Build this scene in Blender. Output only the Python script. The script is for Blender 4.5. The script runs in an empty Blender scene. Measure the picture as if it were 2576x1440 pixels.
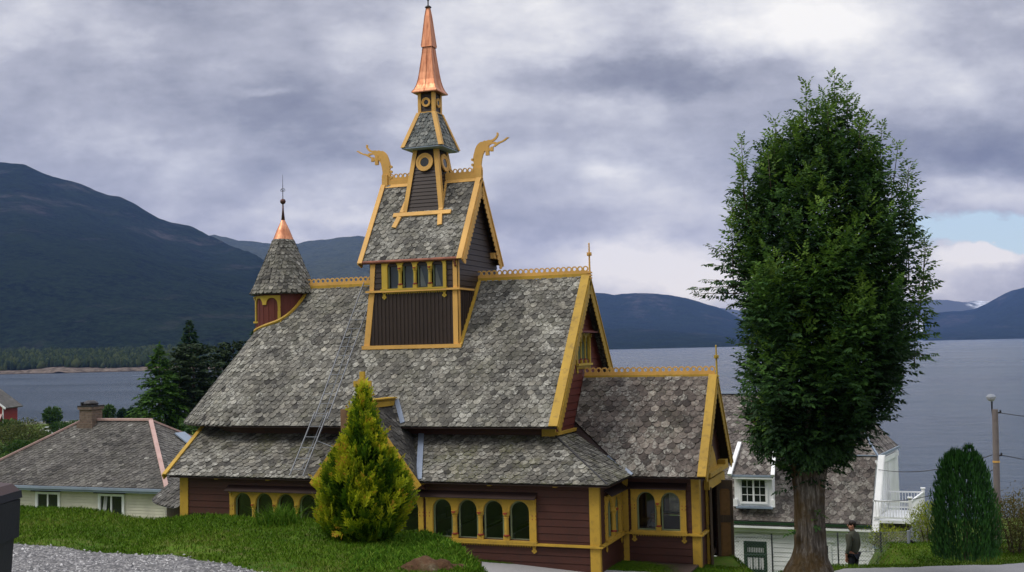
import bpy, bmesh, math, random
import numpy as np
from mathutils import Vector, Matrix
random.seed(7); RNG = np.random.default_rng(11)
sc = bpy.context.scene
COL = sc.collection

# ------------------------------------------------------------------ camera
FPX, PITCH, ROLL, YAW = 3580.0, 0.0542652, 0.0223140, 0.3592152
_cy, _sy = math.cos(YAW), math.sin(YAW)
FW = Vector((-_sy*math.cos(PITCH), _cy*math.cos(PITCH), math.sin(PITCH)))
_rt = Vector((_cy, _sy, 0)); _up = _rt.cross(FW)
RT = math.cos(ROLL)*_rt - math.sin(ROLL)*_up
UP = math.sin(ROLL)*_rt + math.cos(ROLL)*_up
cam_d = bpy.data.cameras.new('camera'); cam = bpy.data.objects.new('camera', cam_d); COL.objects.link(cam)
cam.matrix_world = Matrix((RT, UP, -FW)).transposed().to_4x4()
cam_d.sensor_width = 36.0; cam_d.lens = FPX/3264*36
cam_d.clip_start = 0.1; cam_d.clip_end = 60000
sc.camera = cam

# ------------------------------------------------------------------ render settings, light
sc.view_settings.view_transform = 'Standard'; sc.view_settings.look = 'None'
sc.view_settings.exposure = 0.0; sc.view_settings.gamma = 1.0
sc.render.engine = 'CYCLES'
sc.cycles.use_denoising = True
sc.cycles.max_bounces = 6; sc.cycles.transparent_max_bounces = 12; sc.cycles.volume_bounces = 0
SUN_EL, SUN_AZ = math.radians(48), math.radians(215)      # azimuth measured in world XY from +X
SUN_DIR = Vector((math.cos(SUN_EL)*math.cos(SUN_AZ), math.cos(SUN_EL)*math.sin(SUN_AZ), math.sin(SUN_EL)))
sun_d = bpy.data.lights.new('sun', 'SUN'); sun_d.energy = 2.0; sun_d.angle = math.radians(18); sun_d.color = (1.0, 0.95, 0.87)
sun = bpy.data.objects.new('sun', sun_d); COL.objects.link(sun)
sun.rotation_euler = (-SUN_DIR).to_track_quat('-Z', 'Y').to_euler(); sun.location = (0, 0, 60)

class NT:
    """tiny node-tree helper"""
    def __init__(s, tree): s.t = tree; s.n = tree.nodes; s.l = tree.links
    def new(s, typ, **kw):
        nd = s.n.new(typ)
        for k, v in kw.items(): setattr(nd, k, v)
        return nd
    def put(s, sock, v):
        if isinstance(v, bpy.types.NodeSocket): s.l.new(v, sock)
        elif v is not None: sock.default_value = v
    def math(s, op, a, b=None, c=None, clamp=False):
        nd = s.new('ShaderNodeMath', operation=op); nd.use_clamp = clamp
        s.put(nd.inputs[0], a); s.put(nd.inputs[1], b)
        if c is not None: s.put(nd.inputs[2], c)
        return nd.outputs[0]
    def vmath(s, op, a, b=None):
        nd = s.new('ShaderNodeVectorMath', operation=op); s.put(nd.inputs[0], a)
        if b is not None: s.put(nd.inputs[1], b)
        return nd.outputs[0]
    def comb(s, x, y, z):
        nd = s.new('ShaderNodeCombineXYZ'); s.put(nd.inputs[0], x); s.put(nd.inputs[1], y); s.put(nd.inputs[2], z); return nd.outputs[0]
    def sep(s, v):
        nd = s.new('ShaderNodeSeparateXYZ'); s.put(nd.inputs[0], v); return nd.outputs
    def noise(s, vec, scale, detail=4, rough=0.55, dist=0.0, col=False):
        nd = s.new('ShaderNodeTexNoise'); s.put(nd.inputs['Vector'], vec)
        nd.inputs['Scale'].default_value = scale; nd.inputs['Detail'].default_value = detail
        nd.inputs['Roughness'].default_value = rough; nd.inputs['Distortion'].default_value = dist
        return nd.outputs['Color' if col else 'Fac']
    def voro(s, vec, scale, out='Distance', feat='F1', rnd=1.0):
        nd = s.new('ShaderNodeTexVoronoi', feature=feat); s.put(nd.inputs['Vector'], vec)
        nd.inputs['Scale'].default_value = scale; nd.inputs['Randomness'].default_value = rnd
        return nd.outputs[out]
    def wave(s, vec, scale, dist=0, axis='Z', detail=2):
        nd = s.new('ShaderNodeTexWave', bands_direction=axis); s.put(nd.inputs['Vector'], vec)
        nd.inputs['Scale'].default_value = scale; nd.inputs['Distortion'].default_value = dist; nd.inputs['Detail'].default_value = detail
        return nd.outputs['Fac']
    def ramp(s, fac, stops, interp='LINEAR'):
        nd = s.new('ShaderNodeValToRGB'); nd.color_ramp.interpolation = interp
        e = nd.color_ramp.elements
        while len(e) < len(stops): e.new(0.5)
        for i, (p, c) in enumerate(stops):
            e[i].position = p; e[i].color = (c[0], c[1], c[2], 1) if hasattr(c, '__len__') else (c, c, c, 1)
        s.put(nd.inputs[0], fac); return nd.outputs[0]
    def mix(s, fac, a, b, mode='MIX'):
        nd = s.new('ShaderNodeMix', data_type='RGBA', blend_type=mode)
        def cc(v): return (v[0], v[1], v[2], 1) if isinstance(v, (tuple, list)) else v
        s.put(nd.inputs[0], fac); s.put(nd.inputs[6], cc(a)); s.put(nd.inputs[7], cc(b)); return nd.outputs[2]
    def map(s, v, a, b, c=0.0, d=1.0):
        nd = s.new('ShaderNodeMapRange'); s.put(nd.inputs[0], v)
        for i, x in enumerate((a, b, c, d)): nd.inputs[i+1].default_value = x
        return nd.outputs[0]

# ------------------------------------------------------------------ world: broken overcast sky
def px2ae(x, y):
    """photo direction (2576 px wide frame) -> tangent azimuth, tangent elevation in the level frame looking along YAW"""
    a = float((x-1288)/2825.3); b = float(-(y-720)/2825.3)
    v = FW + a*RT + b*UP
    s_, d_ = v.x*_cy + v.y*_sy, -v.x*_sy + v.y*_cy
    return s_/d_, v.z/d_
world = bpy.data.worlds.new('World'); sc.world = world; world.use_nodes = True
W = NT(world.node_tree); W.n.clear()
tc = W.new('ShaderNodeTexCoord').outputs['Generated']
dx, dy, dz = W.sep(tc)
s_ = W.math('ADD', W.math('MULTIPLY', dx, _cy), W.math('MULTIPLY', dy, _sy))
d_ = W.math('MAXIMUM', W.math('ADD', W.math('MULTIPLY', dx, -_sy), W.math('MULTIPLY', dy, _cy)), 0.30)
az = W.math('DIVIDE', s_, d_); el = W.math('DIVIDE', dz, d_)
vec3 = W.comb(W.math('MULTIPLY', az, 1.0), W.math('MULTIPLY', el, 1.6), W.math('MULTIPLY', dy, 0.3))
wn = W.noise(vec3, 5.0, 5, 0.6, 0.0, col=True); wr, wg, wb = W.sep(wn)
azw = W.math('ADD', az, W.math('MULTIPLY', W.math('SUBTRACT', wr, 0.5), 0.11))
elw = W.math('ADD', el, W.math('MULTIPLY', W.math('SUBTRACT', wg, 0.5), 0.055))
wn2 = W.noise(vec3, 22.0, 4, 0.6, 0.0, col=True); w2r, w2g, w2b = W.sep(wn2)
azw = W.math('ADD', azw, W.math('MULTIPLY', W.math('SUBTRACT', w2r, 0.5), 0.05))
elw = W.math('ADD', elw, W.math('MULTIPLY', W.math('SUBTRACT', w2g, 0.5), 0.026))
def blob(x, y, sx, sy, amp):
    a0, e0 = px2ae(x, y)
    u = W.math('DIVIDE', W.math('SUBTRACT', azw, a0), sx/2825.3); v = W.math('DIVIDE', W.math('SUBTRACT', elw, e0), sy/2825.3)
    q = W.math('ADD', W.math('MULTIPLY', u, u), W.math('MULTIPLY', v, v))
    return W.math('MULTIPLY', W.math('EXPONENT', W.math('MULTIPLY', q, -1.0)), amp)
n1 = W.noise(vec3, 6.0, 12, 0.56, 0.05)
n2 = W.noise(W.comb(az, W.math('MULTIPLY', el, 2.4), 3.3), 15.0, 12, 0.60, 0.1)
dens = W.math('ADD', W.math('MULTIPLY', W.math('SUBTRACT', n1, 0.5), 1.25), W.math('MULTIPLY', W.math('SUBTRACT', n2, 0.5), 0.50))
BL = [(1620,185,300,55,-.40),(1400,60,300,70,.10),(1400,215,160,30,-.10),(2050,60,330,90,.30),(1880,110,110,120,.12),(2440,370,240,75,-.30),(2380,110,260,60,-.08),(2150,330,200,40,-.02),(1880,280,260,60,-.05),
      (560,250,330,110,-.20),(330,170,300,90,-.06),(660,215,90,16,.22),(850,330,170,90,-.16),(1000,345,110,30,.16),(980,300,150,50,.08),
      (1560,425,120,28,.22),(1450,330,230,60,-.02),(1380,560,260,60,-.10),(1900,430,200,60,-.12),(1500,640,230,50,.36),(1700,690,220,60,.42),
      (1750,600,200,30,.05),(700,540,150,22,.10),(880,555,120,22,.20),(560,520,160,30,-.06),(120,330,220,60,-.02),(2440,480,220,45,.22),
      (2450,650,130,42,.52),(2520,625,80,34,.30),(2300,720,150,25,.25),(750,420,200,35,-.07),(800,600,120,14,.12),(1480,500,150,24,.02)]
for b in BL: dens = W.math('ADD', dens, blob(*b[:4], b[4]*1.25))
dens = W.math('ADD', dens, W.math('MULTIPLY', W.map(az, -.45, .45), 0.05))
dens = W.math('ADD', dens, 0.515)
ccol = W.ramp(dens, [(0.0,(.235,.245,.300)),(0.22,(.335,.345,.400)),(0.45,(.500,.506,.565)),(0.62,(.680,.682,.725)),(0.80,(.87,.86,.86)),(1.0,(1.08,1.05,1.0))])
sky = W.new('ShaderNodeTexSky', sky_type='NISHITA'); sky.sun_disc = False
sky.sun_elevation = SUN_EL; sky.sun_rotation = math.pi/2 - SUN_AZ
skyc = W.mix(1.0, sky.outputs[0], (.085,.085,.085), 'MULTIPLY')
skyc = W.mix(0.75, skyc, (.80,1.02,1.12))
gap = W.math('ADD', blob(2450,572,260,42,1.5), blob(2560,600,110,34,.7))
gap = W.math('MULTIPLY', gap, W.map(dens, .80, 1.15, 1.0, 0.0))
gap = W.map(gap, .35, .85)
fcol = W.mix(gap, ccol, skyc)
# cumulus edge tint toward the horizon, brighter cloud deck overhead
warm = W.map(el, .16, .02, 0, 1)
fcol = W.mix(W.math('MULTIPLY', warm, .55), fcol, W.mix(1.0, fcol, (1.24,1.10,.92), 'MULTIPLY'))
boost = W.map(dz, .38, .85, 1.0, 2.5)
fcol = W.mix(1.0, fcol, W.comb(boost, boost, boost), 'MULTIPLY')
low = W.map(dz, -0.05, 0.0, 0.35, 1.0)
fcol = W.mix(1.0, fcol, W.comb(low, low, low), 'MULTIPLY')
bg = W.new('ShaderNodeBackground'); W.put(bg.inputs[0], fcol); bg.inputs[1].default_value = 1.0
out = W.new('ShaderNodeOutputWorld'); W.l.new(bg.outputs[0], out.inputs[0])

# ------------------------------------------------------------------ helpers
def SD(s, d, z): return Vector((s*_cy - d*_sy, s*_sy + d*_cy, z))
def PX(x, y, d):
    """world point seen at (x, y) of the 2576x1440 frame at forward depth d"""
    v = FW + (x-1288)/2825.3*RT - (y-720)/2825.3*UP
    return v*(d/(-v.x*_sy + v.y*_cy))
ROOT = {}
def tag(o, label=None, cat=None, group=None, kind=None):
    if label: o['label'] = label
    if cat: o['category'] = cat
    if group: o['group'] = group
    if kind: o['kind'] = kind
    return o
def thing(name, loc, label, cat, group=None, rz=0):
    o = bpy.data.objects.new(name, None); COL.objects.link(o); o.location = loc; o.rotation_euler = (0,0,rz)
    o.empty_display_size = 0.3; tag(o, label, cat, group); ROOT[o.name] = Vector(loc); return o
def base_of(o):
    while o.parent is not None: o = o.parent
    return ROOT.get(o.name, Vector((0,0,0)))
def newell(p):
    n = Vector((0,0,0))
    for i in range(len(p)):
        a, b = p[i], p[(i+1) % len(p)]
        n += Vector(((a[1]-b[1])*(a[2]+b[2]), (a[2]-b[2])*(a[0]+b[0]), (a[0]-b[0])*(a[1]+b[1])))
    return n.normalized() if n.length > 0 else Vector((0,0,1))
class MB:
    def __init__(s): s.v = []; s.f = []; s.m = []; s.r = []; s.world = True
    def add(s, vs, fs, mi=0, r=0.5):
        o = len(s.v); s.v.extend([tuple(v) for v in vs])
        for f in fs: s.f.append([i+o for i in f]); s.m.append(mi); s.r.append(r)
    def poly(s, pts, mi=0, r=.5): s.add(pts, [list(range(len(pts)))], mi, r)
    def prism(s, pts, vec, mi=0, r=.5):
        n = len(pts); vec = Vector(vec); P0 = [Vector(p) for p in pts]
        if newell(P0).dot(vec) > 0: P0 = P0[::-1]
        P1 = [p+vec for p in P0]
        s.add(P0+P1, [list(range(n)), list(range(2*n-1, n-1, -1))] + [[i, i+n, (i+1) % n + n, (i+1) % n] for i in range(n)], mi, r)
    def box(s, x0, x1, y0, y1, z0, z1, mi=0, r=.5):
        s.prism([(x0,y0,z0),(x1,y0,z0),(x1,y1,z0),(x0,y1,z0)], (0,0,z1-z0), mi, r)
    def beam(s, p, q, w, h, up=(0,0,1), mi=0, r=.5, ow=0, oh=0):
        p, q, up = Vector(p), Vector(q), Vector(up); d = (q-p).normalized()
        sd = d.cross(up).normalized(); u = sd.cross(d).normalized()
        c = p + sd*ow + u*oh
        s.prism([c - sd*w/2 - u*h/2, c + sd*w/2 - u*h/2, c + sd*w/2 + u*h/2, c - sd*w/2 + u*h/2], q-p, mi, r)
    def tube(s, pts, rad, n=8, mi=0, r=.5, cap=True):
        pts = [Vector(p) for p in pts]; m = len(pts)
        if not hasattr(rad, '__len__'): rad = [rad]*m
        vs = []; ref = None
        for i, p in enumerate(pts):
            t = (pts[min(i+1, m-1)] - pts[max(i-1, 0)]).normalized()
            if ref is None: ref = t.orthogonal().normalized()
            a = (ref - t*ref.dot(t)).normalized(); b = t.cross(a); ref = a
            for k in range(n):
                th = 2*math.pi*k/n; vs.append(p + (a*math.cos(th)+b*math.sin(th))*rad[i])
        fs = [[i*n+k, i*n+(k+1) % n, (i+1)*n+(k+1) % n, (i+1)*n+k] for i in range(m-1) for k in range(n)]
        if cap: fs += [list(range(n))[::-1], [(m-1)*n+k for k in range(n)]]
        s.add(vs, fs, mi, r)
    def lathe(s, c, prof, n=16, mi=0, r=.5, a0=0, sq=False):
        c = Vector(c); vs = []
        for (rr, z) in prof:
            for k in range(n):
                th = a0 + 2*math.pi*k/n; vs.append(c + Vector((rr*math.cos(th), rr*math.sin(th), z)))
        m = len(prof)
        fs = [[i*n+k, i*n+(k+1) % n, (i+1)*n+(k+1) % n, (i+1)*n+k] for i in range(m-1) for k in range(n)]
        fs += [list(range(n))[::-1], [(m-1)*n+k for k in range(n)]]
        s.add(vs, fs, mi, r)
    def build(s, name, mats, parent=None, smooth=False, label=None):
        me = bpy.data.meshes.new(name); b = base_of(parent) if parent is not None else Vector((0,0,0))
        vs = np.array(s.v, dtype=float) - np.array(b) if s.world and len(s.v) else np.array(s.v, dtype=float)
        me.from_pydata(vs.tolist(), [], s.f)
        if not hasattr(mats, '__len__'): mats = [mats]
        for m in mats: me.materials.append(m)
        if len(mats) > 1: me.polygons.foreach_set('material_index', s.m)
        at = me.attributes.new('rnd', 'FLOAT', 'FACE'); at.data.foreach_set('value', s.r)
        if smooth: me.polygons.foreach_set('use_smooth', [True]*len(s.f))
        me.update()
        o = bpy.data.objects.new(name, me); COL.objects.link(o)
        if parent is not None: o.parent = parent
        if label: o['label'] = label
        return o
def npmesh(name, V, F, mat, parent=None, rnd=None, smooth=False, local=False):
    """fast mesh from numpy: V (n,3), F (m,k) equal-sided faces"""
    me = bpy.data.meshes.new(name); V = np.asarray(V, dtype=np.float64)
    if parent is not None and not local: V = V - np.array(base_of(parent))
    F = np.asarray(F, dtype=np.int32); m, k = F.shape
    me.vertices.add(len(V)); me.vertices.foreach_set('co', V.astype(np.float32).ravel())
    me.loops.add(m*k); me.loops.foreach_set('vertex_index', F.ravel())
    me.polygons.add(m); me.polygons.foreach_set('loop_start', np.arange(0, m*k, k, dtype=np.int32))
    me.polygons.foreach_set('loop_total', np.full(m, k, dtype=np.int32))
    me.materials.append(mat)
    if rnd is not None:
        at = me.attributes.new('rnd', 'FLOAT', 'FACE'); at.data.foreach_set('value', np.asarray(rnd, dtype=np.float32))
    if smooth: me.polygons.foreach_set('use_smooth', np.ones(m, dtype=bool))
    me.update(calc_edges=True); me.validate()
    o = bpy.data.objects.new(name, me); COL.objects.link(o)
    if parent is not None: o.parent = parent
    return o

# ------------------------------------------------------------------ materials
def mat(name, build, rough=0.7, spec=0.3, metal=0.0):
    m = bpy.data.materials.new(name); m.use_nodes = True; T = NT(m.node_tree)
    p = T.n['Principled BSDF']; p.inputs['Roughness'].default_value = rough
    p.inputs['Specular IOR Level'].default_value = spec; p.inputs['Metallic'].default_value = metal
    co = T.new('ShaderNodeTexCoord').outputs['Object']
    res = build(T, co, p)
    if isinstance(res, tuple): res = {'c': res}
    if isinstance(res, dict):
        c = res.get('c'); T.put(p.inputs['Base Color'], (c[0],c[1],c[2],1) if isinstance(c, tuple) else c)
        if 'r' in res: T.put(p.inputs['Roughness'], res['r'])
        if 'h' in res:
            b = T.new('ShaderNodeBump'); b.inputs['Strength'].default_value = res.get('bs', .4); b.inputs['Distance'].default_value = res.get('bd', .02)
            T.put(b.inputs['Height'], res['h']); T.l.new(b.outputs[0], p.inputs['Normal'])
    return m
def attr(T, n='rnd'): a = T.new('ShaderNodeAttribute'); a.attribute_name = n; return a.outputs['Fac']
def paint(name, c, dirt=(.12,.09,.05), amt=.25, rough=.6, sc_=6.0, grain=True):
    def b(T, co, p):
        n = T.noise(co, sc_, 6, .65); n2 = T.noise(co, 1.1, 3, .5)
        k = T.math('MULTIPLY', T.map(n, .52, .75), amt)
        c0 = T.mix(T.map(n2, .3, .7), tuple(x*.86 for x in c), tuple(min(1, x*1.12) for x in c))
        g = T.noise(co, 40, 3, .6)
        return {'c': T.mix(k, c0, dirt), 'h': g, 'bs': .25, 'bd': .004}
    return mat(name, b, rough)
M = {}
M['mustard'] = paint('mustard paint', (.43,.265,.032), (.13,.085,.03), .65)
M['orange'] = paint('fresh orange paint', (.62,.35,.09), (.28,.17,.06), .3)
M['olive'] = paint('olive yellow paint', (.44,.30,.035), (.15,.10,.03), .35)
M['oxblood'] = paint('oxblood paint', (.056,.018,.011), (.028,.015,.011), .7, .55)
M['redbrown'] = paint('red brown paint', (.115,.026,.018), (.05,.02,.015), .4, .55)
M['tarbrown'] = paint('dark brown paint', (.034,.022,.017), (.016,.012,.01), .5, .5)
M['canopy'] = paint('dark canopy board', (.030,.017,.014), (.02,.013,.011), .4, .5)
M['dotred'] = paint('red detail paint', (.22,.035,.015), (.1,.03,.02), .2)
M['sagegreen'] = paint('pale green sash paint', (.16,.19,.10), (.08,.08,.05), .3)
M['white'] = paint('white paint', (.78,.79,.78), (.45,.45,.42), .18, .5)
M['cream'] = paint('cream paint', (.62,.59,.47), (.35,.34,.26), .2, .6)
M['greyblue'] = paint('grey blue gutter paint', (.22,.27,.33), (.12,.13,.15), .3, .5)
M['barnred'] = paint('barn red paint', (.24,.025,.016), (.1,.02,.015), .3, .6)
M['doorgreen'] = paint('dark green paint', (.020,.05,.022), (.01,.02,.01), .3, .4)
M['dark'] = paint('dark interior', (.02,.017,.015), (.01,.01,.01), .2, .8)
M['floor'] = paint('floor boards', (.06,.04,.03), (.03,.02,.02), .3, .7)
M['pew'] = paint('pew wood', (.20,.20,.22), (.1,.1,.1), .3, .5)
M['lead'] = paint('lead flashing', (.27,.32,.40), (.15,.17,.19), .35, .55)
M['iron'] = paint('black iron', (.018,.017,.018), (.03,.02,.015), .2, .45)
M['steel'] = paint('weathered ladder metal', (.20,.21,.23), (.1,.1,.1), .35, .5)
M['plastic'] = paint('black bin plastic', (.010,.011,.017), (.02,.02,.025), .25, .42)
M['binlid'] = paint('brown bin lid plastic', (.060,.033,.030), (.03,.02,.02), .2, .45)
M['panelwood'] = paint('lighter door panel wood', (.24,.125,.045), (.09,.05,.02), .5, .5)
M['stake'] = paint('weathered stake wood', (.20,.115,.06), (.08,.05,.03), .5, .8)
M['pole'] = paint('grey brown pole wood', (.17,.145,.135), (.07,.05,.05), .5, .8)
M['galv'] = paint('galvanised wire', (.22,.24,.27), (.12,.12,.12), .3, .5)
M['pinkridge'] = paint('pink ridge mortar', (.46,.31,.27), (.25,.11,.06), .5, .85, 3.0)
M['stonewhite'] = paint('pale stone', (.42,.40,.37), (.2,.19,.17), .4, .85)
M['concrete'] = paint('quay concrete', (.34,.33,.31), (.2,.19,.17), .4, .85)
M['curtain'] = paint('white curtain', (.6,.6,.6), (.4,.4,.4), .1, .8)
M['snow'] = paint('snow', (.8,.8,.8), (.5,.5,.5), .1, .8)
M['blackglass'] = mat('dark window glass', lambda T, co, p: {'c': (.012,.015,.016)}, .06, .6)
def b_bw(T, co, p):
    w = T.wave(T.vmath('MULTIPLY', co, (1,1,.15)), 9.0, 7, 'X', 4); n = T.noise(co, 30, 4)
    return {'c': T.mix(T.map(w, .35, 1.1), T.mix(T.noise(co, 2.5, 3), (.075,.050,.032), (.14,.095,.060)), (.05,.035,.025)), 'h': n, 'bs': .3, 'bd': .004}
M['doorwood'] = mat('varnished old door wood', b_bw, .5)
def b_copper(T, co, p):
    n = T.noise(T.vmath('MULTIPLY', co, (1,1,.35)), 7, 5, .6); x, y, z = T.sep(co)
    st = T.noise(T.vmath('MULTIPLY', co, (14,14,1.2)), 1.0, 4, .6)
    c = T.mix(T.map(n, .3, .7), (.42,.165,.085), (.66,.32,.18))
    c = T.mix(T.map(st, .5, .8), c, (.30,.12,.07))
    return {'c': c, 'r': T.map(st, .3, .7, .40, .60)}
M['copper'] = mat('new copper sheet', b_copper, .35, .5, .92)
M['copperdark'] = mat('aged copper', lambda T, co, p: {'c': T.mix(T.map(T.noise(co, 5, 4), .35, .65), (.13,.05,.035), (.26,.10,.06))}, .45, .4, .6)
M['copperend'] = mat('oxidised copper ball', lambda T, co, p: {'c': T.mix(T.noise(co, 9, 4), (.06,.03,.03), (.12,.055,.04))}, .5, .4, .5)
def glass(name, tint=(.6,.65,.62), t=.75):
    m = bpy.data.materials.new(name); m.use_nodes = True; T = NT(m.node_tree); T.n.clear()
    tr = T.new('ShaderNodeBsdfTransparent'); tr.inputs[0].default_value = (*[x*t for x in tint], 1)
    gl = T.new('ShaderNodeBsdfGlossy'); gl.inputs['Roughness'].default_value = .03; gl.inputs[0].default_value = (.9,.95,1,1)
    fr = T.new('ShaderNodeFresnel'); fr.inputs[0].default_value = 1.5
    mx = T.new('ShaderNodeMixShader'); T.l.new(fr.outputs[0], mx.inputs[0]); T.l.new(tr.outputs[0], mx.inputs[1]); T.l.new(gl.outputs[0], mx.inputs[2])
    o = T.new('ShaderNodeOutputMaterial'); T.l.new(mx.outputs[0], o.inputs[0]); return m
M['glass'] = glass('window glass')
def slate(name, stops, lich=.55, moss=.35, mosscol=(.10,.105,.045)):
    def b(T, co, p):
        r = attr(T); n = T.noise(co, 9, 6, .65); big = T.noise(co, .7, 3, .5)
        c = T.ramp(r, stops)
        c = T.mix(1.0, c, T.ramp(n, [(.28,.40),(.72,1.40)]), 'MULTIPLY')
        bl = T.noise(T.vmath('MULTIPLY', co, (1,1,.45)), 1.9, 5, .65)
        c = T.mix(1.0, c, T.ramp(bl, [(.35,(.58,.55,.50)),(.62,(1.12,1.09,1.0))]), 'MULTIPLY')
        off = T.math('MULTIPLY', r, 37.0); cv = T.vmath('ADD', co, T.comb(off, off, off))
        l = T.noise(cv, 11, 6, .75); lm = T.map(T.math('ADD', l, T.math('MULTIPLY', T.math('SUBTRACT', big, .5), .45)), .46, .64)
        lr = T.map(T.math('FRACT', T.math('MULTIPLY', r, 7.31)), .10, .95)
        c = T.mix(T.math('MULTIPLY', T.math('MULTIPLY', lm, lr), lich), c, (.47,.46,.40))
        mb = T.noise(co, 1.3, 4, .6); mf = T.math('MULTIPLY', T.map(mb, .48, .66), T.map(T.noise(co, 22, 4, .6), .42, .6))
        c = T.mix(T.math('MULTIPLY', mf, moss), c, mosscol)
        dk = T.noise(T.vmath('ADD', co, (3.1, 9, 2)), 12, 4, .7)
        c = T.mix(T.math('MULTIPLY', T.map(dk, .56, .66), .75), c, (.035,.032,.028))
        return {'c': c, 'h': T.noise(co, 35, 5, .7), 'bs': .55, 'bd': .012}
    return mat(name, b, .75, .25)
GR = [(0,(.028,.027,.025)),(.2,(.085,.084,.078)),(.5,(.130,.127,.116)),(.8,(.185,.18,.162)),(1,(.29,.28,.25))]
M['slate'] = slate('lichened grey slate', GR, .8, .35)
M['slateN'] = slate('clean blue grey slate', [(0,(.04,.045,.05)),(.4,(.13,.15,.16)),(.7,(.18,.20,.21)),(1,(.26,.275,.28))], .7, .35)
M['slateB'] = slate('brownish slate', [(0,(.028,.024,.022)),(.3,(.085,.070,.066)),(.65,(.13,.108,.10)),(1,(.25,.22,.20))], .8, .25)
M['slateM'] = slate('mossy slate', [(0,(.030,.029,.027)),(.3,(.095,.093,.084)),(.7,(.145,.14,.125)),(1,(.26,.25,.22))], .7, .8, (.105,.105,.035))
M['slateD'] = slate('dull dark slate', [(0,(.035,.034,.033)),(.4,(.085,.081,.077)),(.85,(.13,.125,.12)),(1,(.26,.26,.25))], .25, .15)
M['slateW'] = slate('grey pink diamond slate', [(0,(.035,.030,.030)),(.3,(.10,.085,.082)),(.65,(.15,.132,.126)),(1,(.24,.225,.215))], .5, .1)
def b_grass(T, co, p):
    n = T.noise(co, 1.4, 5, .6); n2 = T.noise(co, 9, 4, .6)
    c = T.mix(T.map(n, .35, .65), (.040,.095,.006), (.085,.145,.012))
    return {'c': T.mix(T.map(n2, .45, .75), c, (.10,.085,.03)), 'h': T.noise(co, 25, 4, .7), 'bs': .6, 'bd': .04}
M['ground'] = mat('grassy ground', b_grass, .95, .1)
def b_blade(T, co, p):
    r = attr(T); n = T.noise(co, 1.3, 4, .6); f = T.math('ADD', T.math('MULTIPLY', r, .34), T.math('MULTIPLY', T.noise(co, .8, 3, .5), .75))
    return {'c': T.ramp(f, [(.2,(.026,.066,.004)),(.5,(.056,.118,.006)),(.66,(.088,.150,.010)),(.77,(.14,.155,.03)),(.90,(.21,.165,.07))])}
M['blade'] = mat('grass blades', b_blade, .8, .06)
def b_gravel(T, co, p):
    v = T.voro(co, 34, 'Color'); d = T.voro(co, 34); r, g, b2 = T.sep(v)
    c = T.ramp(r, [(0,(.09,.09,.095)),(.5,(.19,.185,.18)),(.9,(.30,.29,.28)),(1,(.45,.45,.44))])
    return {'c': T.mix(T.map(d, .35, .8), c, (.07,.07,.07)), 'h': T.math('SUBTRACT', 1.0, d), 'bs': .8, 'bd': .02}
M['gravel'] = mat('grey gravel', b_gravel, .9, .2)
M['stone'] = mat('gravel stones', lambda T, co, p: {'c': T.ramp(attr(T), [(0,(.06,.06,.065)),(.45,(.16,.157,.16)),(.85,(.29,.285,.28)),(1,(.5,.49,.48))])}, .85, .3)
def b_road(T, co, p):
    n = T.noise(co, 45, 3, .7); m = T.noise(co, .8, 4, .6)
    return {'c': T.mix(T.map(n, .35, .7), T.mix(T.map(m, .3, .7), (.20,.20,.20), (.27,.265,.26)), (.34,.335,.33)), 'h': n, 'bs': .4, 'bd': .01}
M['road'] = mat('worn grey road', b_road, .9, .2)
def b_earth(T, co, p):
    n = T.noise(co, 5, 6, .7)
    return {'c': T.ramp(n, [(.3,(.035,.02,.012)),(.5,(.10,.055,.03)),(.62,(.13,.10,.06)),(.75,(.30,.27,.22))]), 'h': T.noise(co, 14, 6, .7), 'bs': .8, 'bd': .05}
M['rock'] = mat('earthy mossy rock', b_earth, .95, .1)
def b_bark(T, co, p):
    sv = T.vmath('MULTIPLY', co, (9, 9, 1.3)); n = T.noise(sv, 1.6, 6, .7, .5); ms = T.noise(co, 1.5, 5, .65)
    x, y, z = T.sep(co)
    c = T.ramp(n, [(.30,(.018,.015,.012)),(.5,(.095,.080,.065)),(.66,(.24,.215,.185))])
    side = T.map(T.math('SUBTRACT', T.math('MULTIPLY', x, -1.0), T.math('MULTIPLY', z, .10)), -.35, .25)
    c = T.mix(T.math('MULTIPLY', T.map(T.math('ADD', ms, T.math('MULTIPLY', side, .18)), .50, .64), .8), c, T.mix(T.noise(co, 4, 4), (.045,.03,.010), (.085,.05,.014)))
    return {'c': c, 'h': n, 'bs': 1.0, 'bd': .12}
M['bark'] = mat('rough ash bark', b_bark, .95, .1)
M['twig'] = paint('brown twig bark', (.07,.05,.035), (.03,.02,.015), .4, .9)
def leafmat(name, stops, rough=.5, spec=.3, trans=.15):
    def b(T, co, p):
        c = T.ramp(attr(T), stops); p.inputs['Subsurface Weight'].default_value = 0.0
        n = T.noise(co, 2.0, 3, .6)
        c = T.mix(1.0, c, T.ramp(n, [(.3,.7),(.7,1.25)]), 'MULTIPLY')
        if trans:
            tl = T.new('ShaderNodeBsdfTranslucent'); T.l.new(c, tl.inputs[0])
            mx = T.new('ShaderNodeMixShader'); mx.inputs[0].default_value = trans
            o = [x for x in T.n if x.type == 'OUTPUT_MATERIAL'][0]
            T.l.new(p.outputs[0], mx.inputs[1]); T.l.new(tl.outputs[0], mx.inputs[2]); T.l.new(mx.outputs[0], o.inputs[0])
        return {'c': c}
    return mat(name, b, rough, spec)
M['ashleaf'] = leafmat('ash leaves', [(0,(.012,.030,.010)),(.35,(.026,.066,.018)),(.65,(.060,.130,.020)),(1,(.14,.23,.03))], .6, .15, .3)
M['thuja'] = leafmat('golden thuja foliage', [(0,(.018,.055,.005)),(.35,(.065,.135,.007)),(.62,(.21,.28,.010)),(.96,(.52,.52,.024)),(1,(.45,.26,.03))], .6, .15, .3)
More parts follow.
